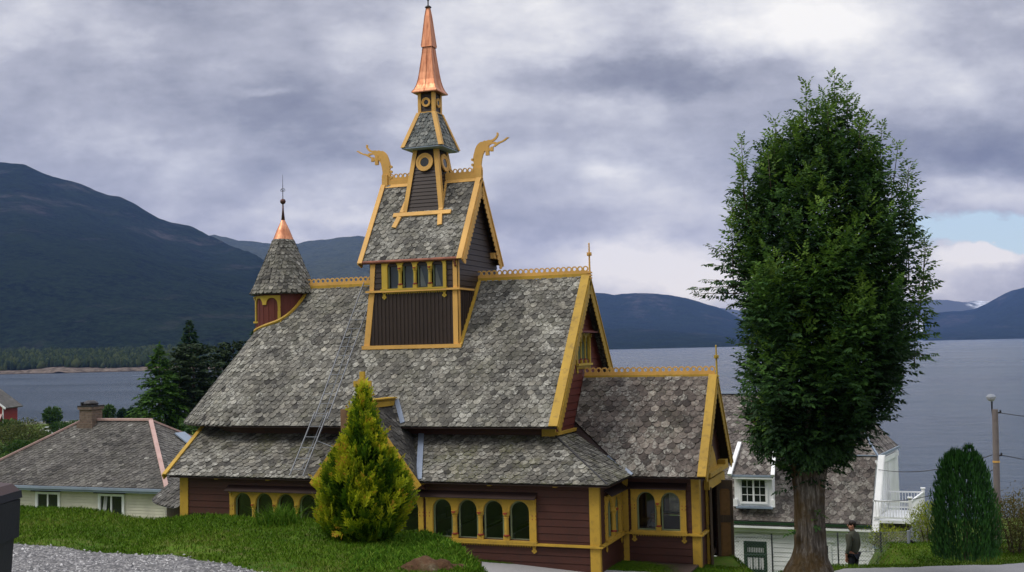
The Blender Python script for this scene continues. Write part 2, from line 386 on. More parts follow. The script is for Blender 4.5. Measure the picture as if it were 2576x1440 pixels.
M['juniper'] = leafmat('juniper foliage', [(0,(.010,.038,.008)),(.5,(.026,.092,.014)),(1,(.05,.15,.02))], .6, .2, .1)
M['spruce'] = leafmat('spruce needles', [(0,(.006,.018,.009)),(.5,(.014,.040,.014)),(1,(.035,.075,.014))], .7, .1, 0)
M['larch'] = leafmat('light conifer needles', [(0,(.012,.035,.008)),(.5,(.030,.080,.012)),(1,(.065,.13,.015))], .7, .1, .1)
M['pine'] = leafmat('pine needles', [(0,(.010,.022,.010)),(.5,(.022,.040,.015)),(1,(.045,.065,.022))], .7, .1, 0)
M['bushgreen'] = leafmat('bush leaves', [(0,(.016,.045,.008)),(.5,(.040,.090,.012)),(1,(.085,.145,.022))], .6, .2, .15)
M['bushpale'] = leafmat('pale scrub leaves', [(0,(.04,.06,.015)),(.5,(.085,.105,.03)),(1,(.16,.15,.06))], .7, .1, .1)
M['bushred'] = leafmat('autumn shrub leaves', [(0,(.035,.035,.010)),(.5,(.09,.085,.018)),(.8,(.13,.09,.02)),(1,(.24,.05,.02))], .6, .2, .15)
M['yellowbush'] = leafmat('yellow green juniper', [(0,(.045,.085,.008)),(.5,(.20,.25,.014)),(1,(.42,.44,.025))], .6, .2, .15)
M['weed'] = leafmat('tall grass', [(0,(.03,.085,.006)),(.6,(.075,.165,.012)),(1,(.15,.23,.03))], .85, .05, .2)
def b_mount(rocky, base=((.003,.007,.004),(.015,.025,.010)), rockc=(.17,.14,.14)):
    def b(T, co, p):
        k = 1/1000.0
        n = T.noise(co, 8*k, 6, .65); tx = T.noise(co, 60*k, 6, .8); rk = T.noise(T.vmath('MULTIPLY', co, (1,.28,.5)), 3.4*k, 9, .66, .5)
        c = T.mix(T.map(n, .35, .65), base[0], base[1])
        c = T.mix(T.map(tx, .4, .7), c, tuple(x*1.9 for x in base[1]))
        rr = T.math('MULTIPLY', T.map(rk, rocky, rocky+.10), T.map(T.noise(co, 14*k, 7, .75), .42, .62))
        c = T.mix(T.math('MULTIPLY', rr, .5), c, rockc)
        return {'c': c, 'h': T.math('ADD', T.noise(co, 12*k, 9, .72), T.math('MULTIPLY', T.noise(co, 2.5*k, 5, .6), 4.0)), 'bs': 1.0, 'bd': 60}
    return b
M['mount1'] = mat('forested slope', b_mount(.535), 1, 0)
M['mount2'] = mat('bare fell', b_mount(.60, ((.03,.04,.025),(.06,.07,.04))), 1, 0)
def b_snowm(T, co, p):
    n = T.noise(co, .0022, 8, .65)
    return {'c': T.mix(T.map(n, .52, .60), (.08,.09,.09), (.75,.77,.8))}
M['mountS'] = mat('snow patched fell', b_snowm, 1, 0)
def b_pen(T, co, p):
    x, y, z = T.sep(co); n = T.noise(co, .05, 6, .7)
    rock = T.mix(T.map(T.noise(co, .16, 5, .7), .35, .7), (.05,.04,.03), (.22,.18,.15))
    f = T.map(T.math('ADD', z, T.math('MULTIPLY', n, 6.0)), -7.5, -5.0)
    wet = T.map(z, -16.0, -14.8)
    return {'c': T.mix(wet, (.02,.02,.02), T.mix(f, rock, (.020,.030,.012))), 'h': n, 'bs': 1.0, 'bd': 3}
M['penin'] = mat('rocky wooded shore', b_pen, 1, 0)
def b_water(T, co, p):
    p.inputs['IOR'].default_value = 1.33
    v1 = T.vmath('MULTIPLY', co, (.45, 1.0, 1)); a = T.noise(v1, .42, 7, .66, .3); b2 = T.noise(v1, .06, 4, .6); c3 = T.noise(co, 2.6, 3, .6)
    h = T.math('ADD', T.math('MULTIPLY', a, 1.0), T.math('ADD', T.math('MULTIPLY', b2, 1.6), T.math('MULTIPLY', c3, .22)))
    calm = T.noise(T.vmath('MULTIPLY', co, (.3, 1, 1)), .012, 4, .6)
    return {'c': T.mix(T.map(calm, .35, .65), (.022,.040,.066), (.036,.060,.092)), 'h': h, 'bs': 1.0, 'bd': 1.7, 'r': T.map(calm, .35, .65, .16, .28)}
M['water'] = mat('fjord water', b_water, .2, .5)
def b_brick(T, co, p):
    n = T.noise(co, 7, 5, .7); z = T.sep(co)[2]; w = T.math('FRACT', T.math('MULTIPLY', z, 9.0))
    c = T.mix(T.map(n, .3, .7), (.085,.06,.045), (.20,.15,.115))
    return {'c': T.mix(T.map(w, .85, .95), c, (.16,.145,.125)), 'h': n, 'bs': .5, 'bd': .03}
M['chimney'] = mat('old chimney masonry', b_brick, .95, .1)
M['redbrick'] = paint('red brick', (.16,.065,.04), (.1,.05,.03), .4, .9)
M['skin'] = mat('skin', lambda T, co, p: {'c': (.34,.16,.10)}, .5, .3)
M['hair'] = mat('dark hair', lambda T, co, p: {'c': (.018,.012,.010)}, .6, .3)
M['sweater'] = mat('olive grey sweater', lambda T, co, p: {'c': T.mix(T.noise(co, 30, 4), (.045,.048,.036), (.085,.088,.066)), 'h': T.noise(co, 60, 3), 'bs': .5, 'bd': .01}, .95, .1)
M['trouser'] = mat('dark trousers', lambda T, co, p: {'c': T.mix(T.noise(co, 9, 4), (.012,.014,.02), (.03,.032,.04))}, .9, .1)
M['shoe'] = mat('dark shoe leather', lambda T, co, p: {'c': (.012,.010,.009)}, .5, .3)
M['shirt'] = mat('pale shirt', lambda T, co, p: {'c': (.5,.5,.54)}, .9, .1)
M['carwhite'] = mat('white car paint', lambda T, co, p: {'c': (.75,.76,.77)}, .25, .5)
M['lampglass'] = mat('opal lamp bowl', lambda T, co, p: {'c': (.45,.45,.47)}, .25, .5)
#%%PART2

# ------------------------------------------------------------------ terrain, water, mountains
WZ = -16.0
def smooth(a, b, x): t = np.clip((x-a)/(b-a), 0, 1); return t*t*(3-2*t)
def zg(s, d):
    """ground height; s = metres right of the view axis, d = metres ahead"""
    s = np.asarray(s, float); d = np.asarray(d, float)
    plat = np.interp(s, [-40,-14,-1.3,4.7,5.9,7.4,10,14,30], [-6.6,-6.0,-5.56,-5.95,-6.06,-5.74,-5.76,-5.83,-6.0])
    plat = plat + .10*np.exp(-((s-7.3)/1.0)**2-((d-27.6)/1.2)**2) - .16*smooth(24, 18, d)
    plat = plat - .78*smooth(28.95, 29.7, d)*smooth(6.0, 6.8, s)*smooth(10.45, 10.0, s)
    right = np.interp(d, [0,32.2,33.5,38,48,80,102,112,140,400], [0,0,-.5,-4.0,-4.2,-7.6,-10.3,-12.5,-16,-24])
    left = np.interp(d, [0,36,44,60,100,150,200,255,266,300,500], [0,-.6,-1.6,-2.0,-4.0,-6.0,-7.2,-8.3,-10.6,-15.5,-26])
    sr = s/np.maximum(d, 5.0)
    t = smooth(-.22, -.10, sr)
    mid = np.interp(d, [0,40,46,60,120,150,220,400], [0,0,-3.6,-4.2,-9.0,-12,-18,-26])
    t2 = smooth(.14, .19, sr)
    z = plat + (left*(1-t)+mid*t)*(1-t2) + right*t2
    # the terrace the photographer stands on
    yb = np.interp(s, [-9,-4.9,-3.2,-1.95,-.87,-.66,-.44,-.38], [14,12.25,11.5,10.95,10.5,10.0,9.3,8.8])
    lump = .03*np.sin(s*2.3+1)+.02*np.sin(s*5.1+d)
    q = np.where(s > -.38, np.maximum(s+.38, 0) + np.maximum(d-9.0, 0)*.8, np.maximum(d-yb, 0))
    near = np.maximum(s-1.6, 0); q = np.where(d < 7.6, np.minimum(q, near + np.maximum(d-6.5, 0)*.6), q)
    zt = -1.65 - 1.9*q**1.35 + lump*np.clip((d-9), 0, 1)
    return np.maximum(z, zt)
def gl(a, b, n): return np.linspace(a, b, n, endpoint=False)
dl = np.concatenate([gl(-25,7,14), gl(7,13.5,56), gl(13.5,26,16), gl(26,34,34), gl(34,60,26), gl(60,140,22), gl(140,420,30), [420]])
sl = np.concatenate([gl(-330,-60,22), gl(-60,-8,26), gl(-8,.8,62), gl(.8,17,40), gl(17,60,16), gl(60,260,14), [260]])
def grid_mesh(name, X, D, Z, mt, smoothf=True):
    n, m = X.shape
    V = np.stack([X*_cy - D*_sy, X*_sy + D*_cy, Z], -1).reshape(-1, 3)
    i, j = np.meshgrid(np.arange(n-1), np.arange(m-1), indexing='ij'); a = (i*m+j).ravel()
    return npmesh(name, V, np.stack([a, a+1, a+m+1, a+m], -1), mt, smooth=smoothf)
DG, SG = np.meshgrid(dl, sl, indexing='ij')
ZG = zg(SG, DG) + .06*np.sin(SG*1.7+DG*.9)*np.clip((DG-40)/30, 0, 1)
tag(grid_mesh('ground', SG, DG, ZG, M['ground']), kind='structure')
def patch(name, sline, dlo, dhi, mt, off=.004, nd=24, wob=0.0):
    """sheet draped on the ground between d=dlo(s) and d=dhi(s)"""
    S = np.repeat(sline[None, :], nd, 0); t = np.linspace(0, 1, nd)[:, None]
    lo, hi = dlo(sline)[None, :], dhi(sline)[None, :]; D = lo*(1-t) + hi*t
    return tag(grid_mesh(name, S, D, zg(S, D)+off, mt), kind='structure')
def wob(s, a=.1): return a*(np.sin(s*1.9)+.6*np.sin(s*4.7+1)+.4*np.sin(s*11.3+2))/2
GX = [-12,-4.43,-3.57,-2.66,-1.81,-1.2,1.5]; GY = [11.4,10.1,9.65,9.05,8.42,7.6,6.6]
gedge = lambda s: np.interp(s, GX, GY) + wob(s, .10)
patch('gravel_yard', np.linspace(-12, 1.4, 260), lambda s: s*0-6.0, gedge, M['gravel'], .016, 90)
RX = [-2,-.6,0,4.6,5.6,6.4,7.6,8.1,8.9,10,11.5,12.2,14,20]; RY = [29.6,29.5,29.4,28.95,28.3,27.4,27.6,28.2,28.45,28.5,28.7,28.75,29.3,29.9]
redge = lambda s: np.interp(s, RX, RY) + wob(s*1.3, .06)
patch('road', np.linspace(-2, 20, 200), lambda s: s*0+21, redge, M['road'], .035, 60)
# water
me = MB(); me.add([(-9900,-450,WZ),(9900,-450,WZ),(9900,10900,WZ),(-9900,10900,WZ)], [[0,1,2,3]])
tag(me.build('water', M['water']), kind='structure')

def fbm(x, y, seed, octv=6, f0=1.0):
    r = np.random.default_rng(seed); o = np.zeros_like(x); a = 1.0; f = f0
    for _ in range(octv):
        for _ in range(3):
            th = r.uniform(0, 6.28); ph = r.uniform(0, 6.28)
            o += a*np.sin(f*(x*np.cos(th)+y*np.sin(th)) + ph + 1.3*np.sin(f*.6*(x*np.sin(th)-y*np.cos(th))+ph*2))/3
        a *= .52; f *= 2.05
    return o
def mountain(name, crest, dfoot, dcrest, mt, amp=60, jag=3.0, power=.85, n=340, m=70, seed=3, back=1.5):
    cx = np.array([c[0] for c in crest], float); cyy = np.array([c[1] for c in crest], float)
    xs = np.linspace(cx[0], cx[-1], n); ys = np.interp(xs, cx, cyy)
    k = np.array([.25,.5,.25]); ys[1:-1] = np.convolve(ys, k, 'valid')
    T_ = np.linspace(0, back, m)
    AE = np.array([px2ae(x, y) for x, y in zip(xs, ys)])
    az_, el_ = AE[:, 0], AE[:, 1]
    df = np.array([dfoot(x) if callable(dfoot) else dfoot for x in xs]); dc = np.array([dcrest(x) if callable(dcrest) else dcrest for x in xs])
    D = df[:, None] + T_[None, :]*(dc-df)[:, None]; S = az_[:, None]*D
    zc = (el_*dc)[:, None]
    tt = np.clip(T_, 0, 1)[None, :]
    prof = tt**power*(.82+.18*tt)
    fallt = np.clip(T_-1, 0, 9)[None, :]
    Z = (WZ-6) + (zc-(WZ-6))*(prof - .55*fallt**1.2)
    nz = fbm(S/900, D/900, seed, 6)
    mid = np.sin(np.pi*np.clip(T_, 0, 1))[None, :]**.8
    Z = Z + nz*amp*mid*np.clip((zc-WZ)/400, .15, 1) - amp*.35*mid
    cap = el_[:, None]*D - 2
    Z = np.where(T_[None, :] < .97, np.minimum(Z, cap - (1-tt)*8), Z)
    jg = fbm(S/60, D/60, seed+5, 4)
    Z = Z + jg*jag*np.clip(T_*4, 0, 1)[None, :]
    V = np.stack([S*_cy-D*_sy, S*_sy+D*_cy, Z], -1).reshape(-1, 3)
    i, j = np.meshgrid(np.arange(n-1), np.arange(m-1), indexing='ij'); a = (i*m+j).ravel()
    o = npmesh(name, V, np.stack([a, a+m, a+m+1, a+1], -1), mt, smooth=True)
    return tag(o, kind='structure')
mountain('mountain', [(-700,560),(-400,450),(-200,415),(-80,404),(0,408),(60,412),(90,425),(130,441),(200,459),(270,489),(300,493),(340,511),(400,545),(430,556),(480,568),(520,588),(545,602),(600,624),(640,640),(700,672),(760,706),(830,752),(900,800),(1000,850),(1100,880)],
         1750, lambda x: 3900-np.clip((x-500)/500, 0, 1)*1500, M['mount1'], amp=42, jag=5, n=420, m=110, seed=3)
mountain('mountain', [(380,640),(480,606),(540,590),(560,596),(600,606),(650,611),(700,613),(750,614),(790,607),(830,600),(870,594),(900,592),(940,598),(1000,620),(1060,660),(1120,720),(1180,800),(1240,870)],
         2600, 6400, M['mount2'], amp=70, jag=6, seed=8)
mountain('mountain', [(1240,868),(1300,820),(1380,770),(1440,748),(1495,737),(1520,738),(1545,742),(1570,739),(1600,737),(1640,738),(1680,743),(1720,750),(1750,757),(1800,772),(1830,785),(1860,800),(1900,824),(1960,850),(2010,868)],
         3700, 7600, M['mount1'], amp=60, jag=4, seed=14)
mountain('mountain', [(2290,860),(2318,846),(2328,812),(2336,797),(2350,788),(2380,785),(2420,783),(2450,778),(2480,765),(2520,744),(2550,729),(2576,722),(2640,690),(2760,650),(2900,640)],
         6000, 8600, M['mount1'], amp=50, jag=4, seed=20)
mountain('snowy_mountain', [(1600,800),(1700,790),(1760,780),(1800,776),(1830,777),(1870,783),(1960,800),(2100,780),(2200,768),(2290,758),(2340,757),(2380,755),(2420,759),(2450,756),(2490,759),(2560,770),(2700,760)],
         8200, 9600, M['mountS'], amp=90, jag=8, n=200, m=40, seed=31)

# wooded peninsula across the inlet
def pen_h(S, D):
    a = S/D; u = (D-1120)/260
    edge = smooth(-.235, -.27, a)
    return (WZ-3) + (2.5 + 4*smooth(-.02, .06, u) + 8*smooth(0.05, .6, u) + 6*smooth(.6, 2, u) + 2.2*fbm(S/30, D/30, 4, 4)*smooth(0,.15,u))*edge - 4*smooth(2.2, 3, u)*edge*4
aa = np.linspace(-.62, -.20, 320); dd = np.concatenate([gl(1110,1190,20), np.linspace(1190, 1900, 24)])
AA, DD = np.meshgrid(aa, dd, indexing='ij'); SS = AA*DD
sh = 22*fbm(AA*60, AA*0, 9, 4)*.5
ZP = pen_h(SS, DD - sh)
V = np.stack([SS*_cy-DD*_sy, SS*_sy+DD*_cy, ZP], -1).reshape(-1, 3); n_, m_ = AA.shape
i, j = np.meshgrid(np.arange(n_-1), np.arange(m_-1), indexing='ij'); a = (i*m_+j).ravel()
tag(npmesh('headland', V, np.stack([a, a+m_, a+m_+1, a+1], -1), M['penin'], smooth=True), kind='structure')
def far_wood():
    N = 9000
    a = RNG.uniform(-.56, -.245, N); u = RNG.beta(1.0, 1.6, N); D = 1140 + u*490 + 8; S = a*D
    shh = 22*fbm(a*60, a*0, 9, 4)*.5
    z = pen_h(S, D-shh)
    H = RNG.uniform(4, 10.5, N)*(1+.3*u)*smooth(-.242, -.27, a); Wd = H*RNG.uniform(.22, .42, N)
    Vs, Fs, R_ = [], [], []
    K = 5; LV = [(.05,.9),(.35,1.0),(.65,.8),(.88,.45),(1.02,.03)]
    th = np.arange(K)/K*2*np.pi
    for L, (h, r) in enumerate(LV):
        jit = RNG.uniform(.7, 1.3, (N, K))
        X = S[:, None] + Wd[:, None]*r*jit*np.cos(th+L); Y = D[:, None] + Wd[:, None]*r*jit*np.sin(th+L); Z = (z+H*h)[:, None] + RNG.uniform(-.05, .05, (N, K))*H[:, None]
        Vs.append(np.stack([X*_cy-Y*_sy, X*_sy+Y*_cy, Z], -1))
    Vs = np.stack(Vs, 1)                     # N, levels, K, 3
    nl = len(LV); base = (np.arange(N)*nl*K)[:, None, None]
    l = np.arange(nl-1)[None, :, None]*K; k = np.arange(K)[None, None, :]; k2 = (k+1) % K
    F = np.stack([base+l+k, base+l+k2, base+l+K+k2, base+l+K+k], -1).reshape(-1, 4)
    r = np.repeat(RNG.uniform(0, 1, N), (nl-1)*K)
    o = npmesh('far_wood', Vs.reshape(-1, 3), F, M['farwood'], rnd=r)
    tag(o, 'dark green wood covering the low headland across the fjord', 'wood', kind='stuff')
M['farwood'] = leafmat('distant wood', [(0,(.012,.022,.010)),(.6,(.026,.040,.014)),(1,(.050,.062,.020))], .9, .05, 0)
far_wood()

# air: pale even haze around everything
def haze(dens=4.6e-5):
    b = MB(); b.box(-10000, 10000, -600, 11000, WZ-60, 1050)
    m = bpy.data.materials.new('fjord haze'); m.use_nodes = True; T = NT(m.node_tree); T.n.clear()
    v = T.new('ShaderNodeVolumePrincipled'); v.inputs['Color'].default_value = (.26,.43,1.0,1); v.inputs['Density'].default_value = dens
    v.inputs['Anisotropy'].default_value = .2
    o = T.new('ShaderNodeOutputMaterial'); T.l.new(v.outputs[0], o.inputs['Volume'])
    tag(b.build('haze', m), kind='stuff')
haze()
#%%PART3

# ------------------------------------------------------------------ the church
R0 = 31.46                                   # plane of the main ridge
CH = thing('wooden_church', (-13.5, R0, -5.75), 'stave style wooden church with lichened slate roofs, mustard trim and copper spire', 'church')
def pmap(O, U, N):
    O, U, N = Vector(O), Vector(U), Vector(N)
    return lambda u, z, w=0: O + U*u + N*w + Vector((0,0,z))
MF = pmap((0,27.5,0), (1,0,0), (0,-1,0))     # nave front wall: u = world X
MBK = pmap((0,2*R0-27.5,0), (1,0,0), (0,1,0))
MP = pmap((0,29.84,0), (1,0,0), (0,-1,0))    # porch front
MPB = pmap((0,2*R0-29.84,0), (1,0,0), (0,1,0))
MW = pmap((-8.14,0,0), (0,1,0), (1,0,0))     # nave west face: u = world Y
MT = pmap((0,29.9,0), (1,0,0), (0,-1,0))     # tower front
def slab(mb, mp, pts, w0, w1, mi=0, r=.5):
    a = [mp(u, z, w0) for u, z in pts]; b = mp(pts[0][0], pts[0][1], w1) - a[0]
    mb.prism(a, b, mi, r)
def slabc(mb, mp, pts, w0, w1, mi=0, r=.5):   # for curved maps
    n = len(pts); A = [mp(u, z, w0) for u, z in pts]; B = [mp(u, z, w1) for u, z in pts]
    if newell(A).dot(B[0]-A[0]) > 0: A, B, = A[::-1], B[::-1]
    mb.add(A+B, [list(range(n)), list(range(2*n-1, n-1, -1))] + [[i, i+n, (i+1) % n+n, (i+1) % n] for i in range(n)], mi, r)
def rect(u0, u1, z0, z1): return [(u0,z0),(u1,z0),(u1,z1),(u0,z1)]
def clap(mb, mp, rng, z0, z1, row=.2, ops=(), th=.045, seed=1):
    """horizontal lapped boards; rng(z)->(u0,u1); ops = [(u0,u1,z0,z1)]"""
    rr = random.Random(seed); z = z0; 
    while z < z1-1e-4:
        zt = min(z+row, z1); zm = (z+zt)/2
        a, b = rng(zm); iv = [(a, b)]
        for (o0, o1, q0, q1) in ops:
            if q0 < zm < q1:
                nv = []
                for (c, d) in iv:
                    if o1 <= c or o0 >= d: nv.append((c, d))
                    else:
                        if o0 > c: nv.append((c, o0))
                        if o1 < d: nv.append((o1, d))
                iv = nv
        ra, rb = rng(z), rng(zt)
        for (c, d) in iv:
            if d-c < .02: continue
            cb, ct = (ra[0], rb[0]) if c == a else (c, c); db, dt = (ra[1], rb[1]) if d == b else (d, d)
            w = .022
            P = [mp(cb,z,-th),mp(db,z,-th),mp(dt,zt,-th),mp(ct,zt,-th), mp(cb,z+.004,w),mp(db,z+.004,w),mp(dt,zt-.004,w-.016),mp(ct,zt-.004,w-.016)]
            fs = [[3,2,1,0],[4,5,6,7],[0,1,5,4],[1,2,6,5],[2,3,7,6],[3,0,4,7]]
            n = (P[5]-P[4]).cross(P[7]-P[4])
            if n.dot(mp(c,z,1)-mp(c,z,0)) < 0: fs = [f[::-1] for f in fs]
            mb.add(P, fs, 0, rr.random())
        z = zt
def vboards(mb, mp, rng, z0fun, z1, bw=.09, seed=2):
    a, b = rng; u = a; k = 0; rr = random.Random(seed)
    while u < b-.01:
        v = min(u+bw, b); w = .012 if k % 2 else .028
        zb0, zb1 = z0fun(u), z0fun(v)
        if z1-min(zb0, zb1) > .02: slabc(mb, mp, [(u,zb0),(v,zb1),(v,z1),(u,z1)], -.03, w, 0, rr.random())
        u = v; k += 1
def arcade(name, mp, U0, U1, arches, zs, ztop, zsill, parent, frame=M['mustard'], cols=True, canopy=True, apron=True, pane=M['glass'], sash=M['sagegreen'], wide_sill=True, jd=.06, cs=1.0, brk=.13, back=None):
    f = MB(); N = 10
    edges = [U0] + [x for a in arches for x in a] + [U1]
    slabc(f, mp, rect(U0, arches[0][0], zsill, ztop), -.02, jd); slabc(f, mp, rect(arches[-1][1], U1, zsill, ztop), -.02, jd)
    for i, (a, b) in enumerate(arches):
        r = (b-a)/2; c = (a+b)/2; rz = min(r, ztop-zs-.03)
        arc = [(c - r*math.cos(math.pi*k/N), zs + rz*math.sin(math.pi*k/N)) for k in range(N+1)]
        for k in range(N):                      # spandrel strips (curved walls stay smooth)
            p, q = arc[k], arc[k+1]; slabc(f, mp, [(p[0],p[1]),(q[0],q[1]),(q[0],ztop),(p[0],ztop)], -.02, jd)
        if i < len(arches)-1: slabc(f, mp, rect(b, arches[i+1][0], zs-.01, ztop), -.02, jd)
    slabc(f, mp, rect(U0-.02, U1+.02, zsill-.06, zsill), -.03, jd+.05)
    if ztop-zs > .2:
        for u in (U0+.05, U1-.05):               # little stepped brackets
            slabc(f, mp, rect(u-.045, u+.045, ztop-.06, ztop-.02), jd, jd+.05); slabc(f, mp, rect(u-.03, u+.03, ztop-.12, ztop-.07), jd, jd+.035)
            for zz in (zs-.10, zs-.19): 
                for sgn in (-1, 1): slabc(f, mp, rect(u+sgn*.05-.012, u+sgn*.05+.012, zz-.016, zz+.016), jd, jd+.003, 1)
    if apron:
        z = zsill-.10; slabc(f, mp, rect(U0, U1, z-.015, z+.04), .022, .045)
        n = max(4, int((U1-U0)/.07)); st = (U1-U0)/n
        for k in range(n): slabc(f, mp, [(U0+k*st, z-.015),(U0+(k+.5)*st, z-.065),(U0+(k+1)*st, z-.015)], .022, .045)
        for u in (U0+.07, U1-.07):
            for (du, dzz, rr_) in ((0,0,.045),(-.04,-.06,.032),(.04,-.06,.032),(0,-.09,.034)):
                slabc(f, mp, [(u+du+rr_*math.cos(t*math.pi/4), z-.05-brk*.3+dzz+rr_*math.sin(t*math.pi/4)) for t in range(8)], .024, .047)
    fo = f.build(name, [frame, M['dotred']], parent)
    for i, (a, b) in enumerate(arches):
        g = MB(); r = (b-a)/2; c = (a+b)/2
        outl = [(a, zsill)] + [(c - r*math.cos(math.pi*k/N), zs + min(r, ztop-zs-.03)*math.sin(math.pi*k/N)) for k in range(N+1)] + [(b, zsill)]
        g.poly([mp(u, z, -.075) for u, z in outl]); g.build('pane', pane, fo)
        s = MB(); t = .035*cs
        inn = [(a+t, zsill+t)] + [(c - (r-t)*math.cos(math.pi*k/N), zs + (min(r, ztop-zs-.03)-t)*math.sin(math.pi*k/N)) for k in range(N+1)] + [(b-t, zsill+t)]
        for k in range(len(outl)): 
            k2 = (k+1) % len(outl); slabc(s, mp, [outl[k], outl[k2], inn[k2], inn[k]], -.07, -.03)
        s.build('sash', sash, fo)
        if cols and i < len(arches)-1:
            cc = (b+arches[i+1][0])/2; hw = (arches[i+1][0]-b)/2*.95; k_ = MB()
            O = mp(cc, 0, jd-.035); top = zs-.012
            slabc(k_, mp, rect(cc-hw, cc+hw, zsill+.001, zsill+.10), -.02, jd+.01)
            k_.lathe(O, [(hw*.9, zsill+.10),(hw*1.0, zsill+.115),(hw*1.0, zsill+.135),(hw*.78, zsill+.15)], 12, 1)
            k_.lathe(O, [(hw*.74, zsill+.15),(hw*.70, top-.17),(hw*.86, top-.165),(hw*.86, top-.15),(hw*.72, top-.14),(hw*1.1, top-.09),(hw*1.2, top)], 12, 0)
            slabc(k_, mp, [(cc+hw*.62*math.cos(math.pi*q/8+math.pi), top-.02+hw*.62*math.sin(math.pi*q/8+math.pi)) for q in range(9)], jd-.02, jd-.02+hw*1.32, 1)
            k_.build('column', [frame, M['dotred']], fo)
    if canopy:
        c_ = MB(); A = [mp(U0-.06, ztop+.17, .0), mp(U1+.04, ztop+.17, .0), mp(U1+.04, ztop+.02, .24), mp(U0-.06, ztop+.02, .24)]
        c_.prism(A, (0,0,-.022)); c_.build('canopy', M['canopy'], fo)
    return fo

# ---- slates
def clip2(poly, conv):
    """clip polygon to a convex counter-clockwise polygon"""
    for i in range(len(conv)):
        ax, ay = conv[i]; bx, by = conv[(i+1) % len(conv)]; outp = []
        if not poly: return poly
        for k in range(len(poly)):
            p, q = poly[k], poly[(k+1) % len(poly)]
            sp = (bx-ax)*(p[1]-ay)-(by-ay)*(p[0]-ax); sq = (bx-ax)*(q[1]-ay)-(by-ay)*(q[0]-ax)
            if sp >= 0: outp.append(p)
            if (sp >= 0) != (sq >= 0):
                t = sp/(sp-sq); outp.append((p[0]+t*(q[0]-p[0]), p[1]+t*(q[1]-p[1])))
        poly = outp
    return poly
RS = random.Random(5)
def one_slate(mb, O, U, V, N, w, L, conv=None, c0=(0,0), shape='round', lift=.024, r=None):
    if shape == 'round':
        P = [(-.47,L)] + [(.485*math.sin(math.radians(a)), .50*w*(1-math.cos(math.radians(a)))) for a in (-90,-66,-44,-22,0,22,44,66,90)] + [(.47,L)]
    else:
        P = [(-.49,L),(-.49,.42*L),(-.2,.08*L),(0,0),(.2,.08*L),(.49,.42*L),(.49,L)]
    jx, jy, sc2, rot = RS.gauss(0,.010), RS.gauss(0,.010), RS.uniform(.94,1.03), RS.gauss(0,.025)
    pts = [(c0[0]+jx+x*w*sc2+rot*y, c0[1]+jy+y-rot*x*w) for x, y in P][::-1]
    if conv: pts = clip2(pts, conv)
    if len(pts) < 3: return
    lf = lift*RS.uniform(.7, 1.5)
    top = []; 
    for (x, y) in pts: top.append(O + U*x + V*y + N*(.004 + lf*max(0, 1-(y-c0[1])/L)))
    bot = [p - N*.014 for p in top]; n = len(pts)
    if newell(top).dot(N) < 0: top.reverse(); bot.reverse()
    mb.add(top+bot, [list(range(n))], 0, RS.betavariate(1.7, 1.7) if r is None else r); o_ = len(mb.v)-2*n
    for i in range(n): mb.f.append([i+o_, i+n+o_, (i+1) % n+n+o_, (i+1) % n+o_]); mb.m.append(0); mb.r.append(0.0)  # slate sides take the darkest tone: edge shadow put into the colour
def slate_plane(mb, O, U, V, conv, w=.215, row=.15, shape='round', rf=None, Lk=1.55):
    """fish-scale slates on a plane; conv = convex ccw polygon in (u, v) metres, v up-slope"""
    O, U, V = Vector(O), Vector(U).normalized(), Vector(V).normalized(); N = U.cross(V).normalized()
    us = [p[0] for p in conv]; vs = [p[1] for p in conv]
    mb.add([O+U*x+V*y-N*.012 for x, y in conv], [list(range(len(conv)))], 0, .1)
    nr = int((max(vs)-min(vs))/row)+2
    for j in range(-1, nr):
        v = min(vs)+j*row-.02; 
        for i in range(int((max(us)-min(us))/w)+3):
            u = min(us) + (i-(0.5 if j % 2 else 0))*w
            L = row*Lk*1.25
            one_slate(mb, O, U, V, N, w, L, conv, (u, v), shape, r=None if rf is None else rf(u, v))
def slate_cone(mb, C, prof, a0, a1, w=.2, row=.15, cut=None, rf=None):
    """prof = [(r,z)...] from eave up; angles a0..a1"""
    seg = []; tot = 0
    for k in range(len(prof)-1):
        d = math.hypot(prof[k+1][0]-prof[k][0], prof[k+1][1]-prof[k][1]); seg.append((tot, d, prof[k], prof[k+1])); tot += d
    def at(s):
        s = min(max(s, 0), tot-1e-6)
        for (t0, d, p, q) in seg:
            if s <= t0+d: f = (s-t0)/d; return p[0]+f*(q[0]-p[0]), p[1]+f*(q[1]-p[1]), ((q[0]-p[0])/d, (q[1]-p[1])/d)
    for j in range(int(tot/row)+1):
        s = j*row; r_, z_, t_ = at(s)
        if r_ < .03: break
        n = max(5, int(abs(a1-a0)*r_/w+.5)); 
        for i in range(n+1):
            th = a0 + (a1-a0)*(i+(.5 if j % 2 else 0))/n
            if th > a1+1e-6: continue
            e = Vector((math.cos(th), math.sin(th), 0)); U = Vector((-math.sin(th), math.cos(th), 0))
            V = (e*t_[0] + Vector((0,0,t_[1]))).normalized(); N = U.cross(V).normalized()
            O = Vector(C) + e*r_ + Vector((0,0,z_))
            if cut and cut(O+V*.07): continue
            ww = abs(a1-a0)*r_/n
            one_slate(mb, O, U, V, N, ww, min(row*1.9, tot-s+.02), r=None if rf is None else rf(i, j))
def slope_dirs(s): c = 1/math.hypot(1, s); return Vector((0, c, s*c)), Vector((0,-c, s*c))

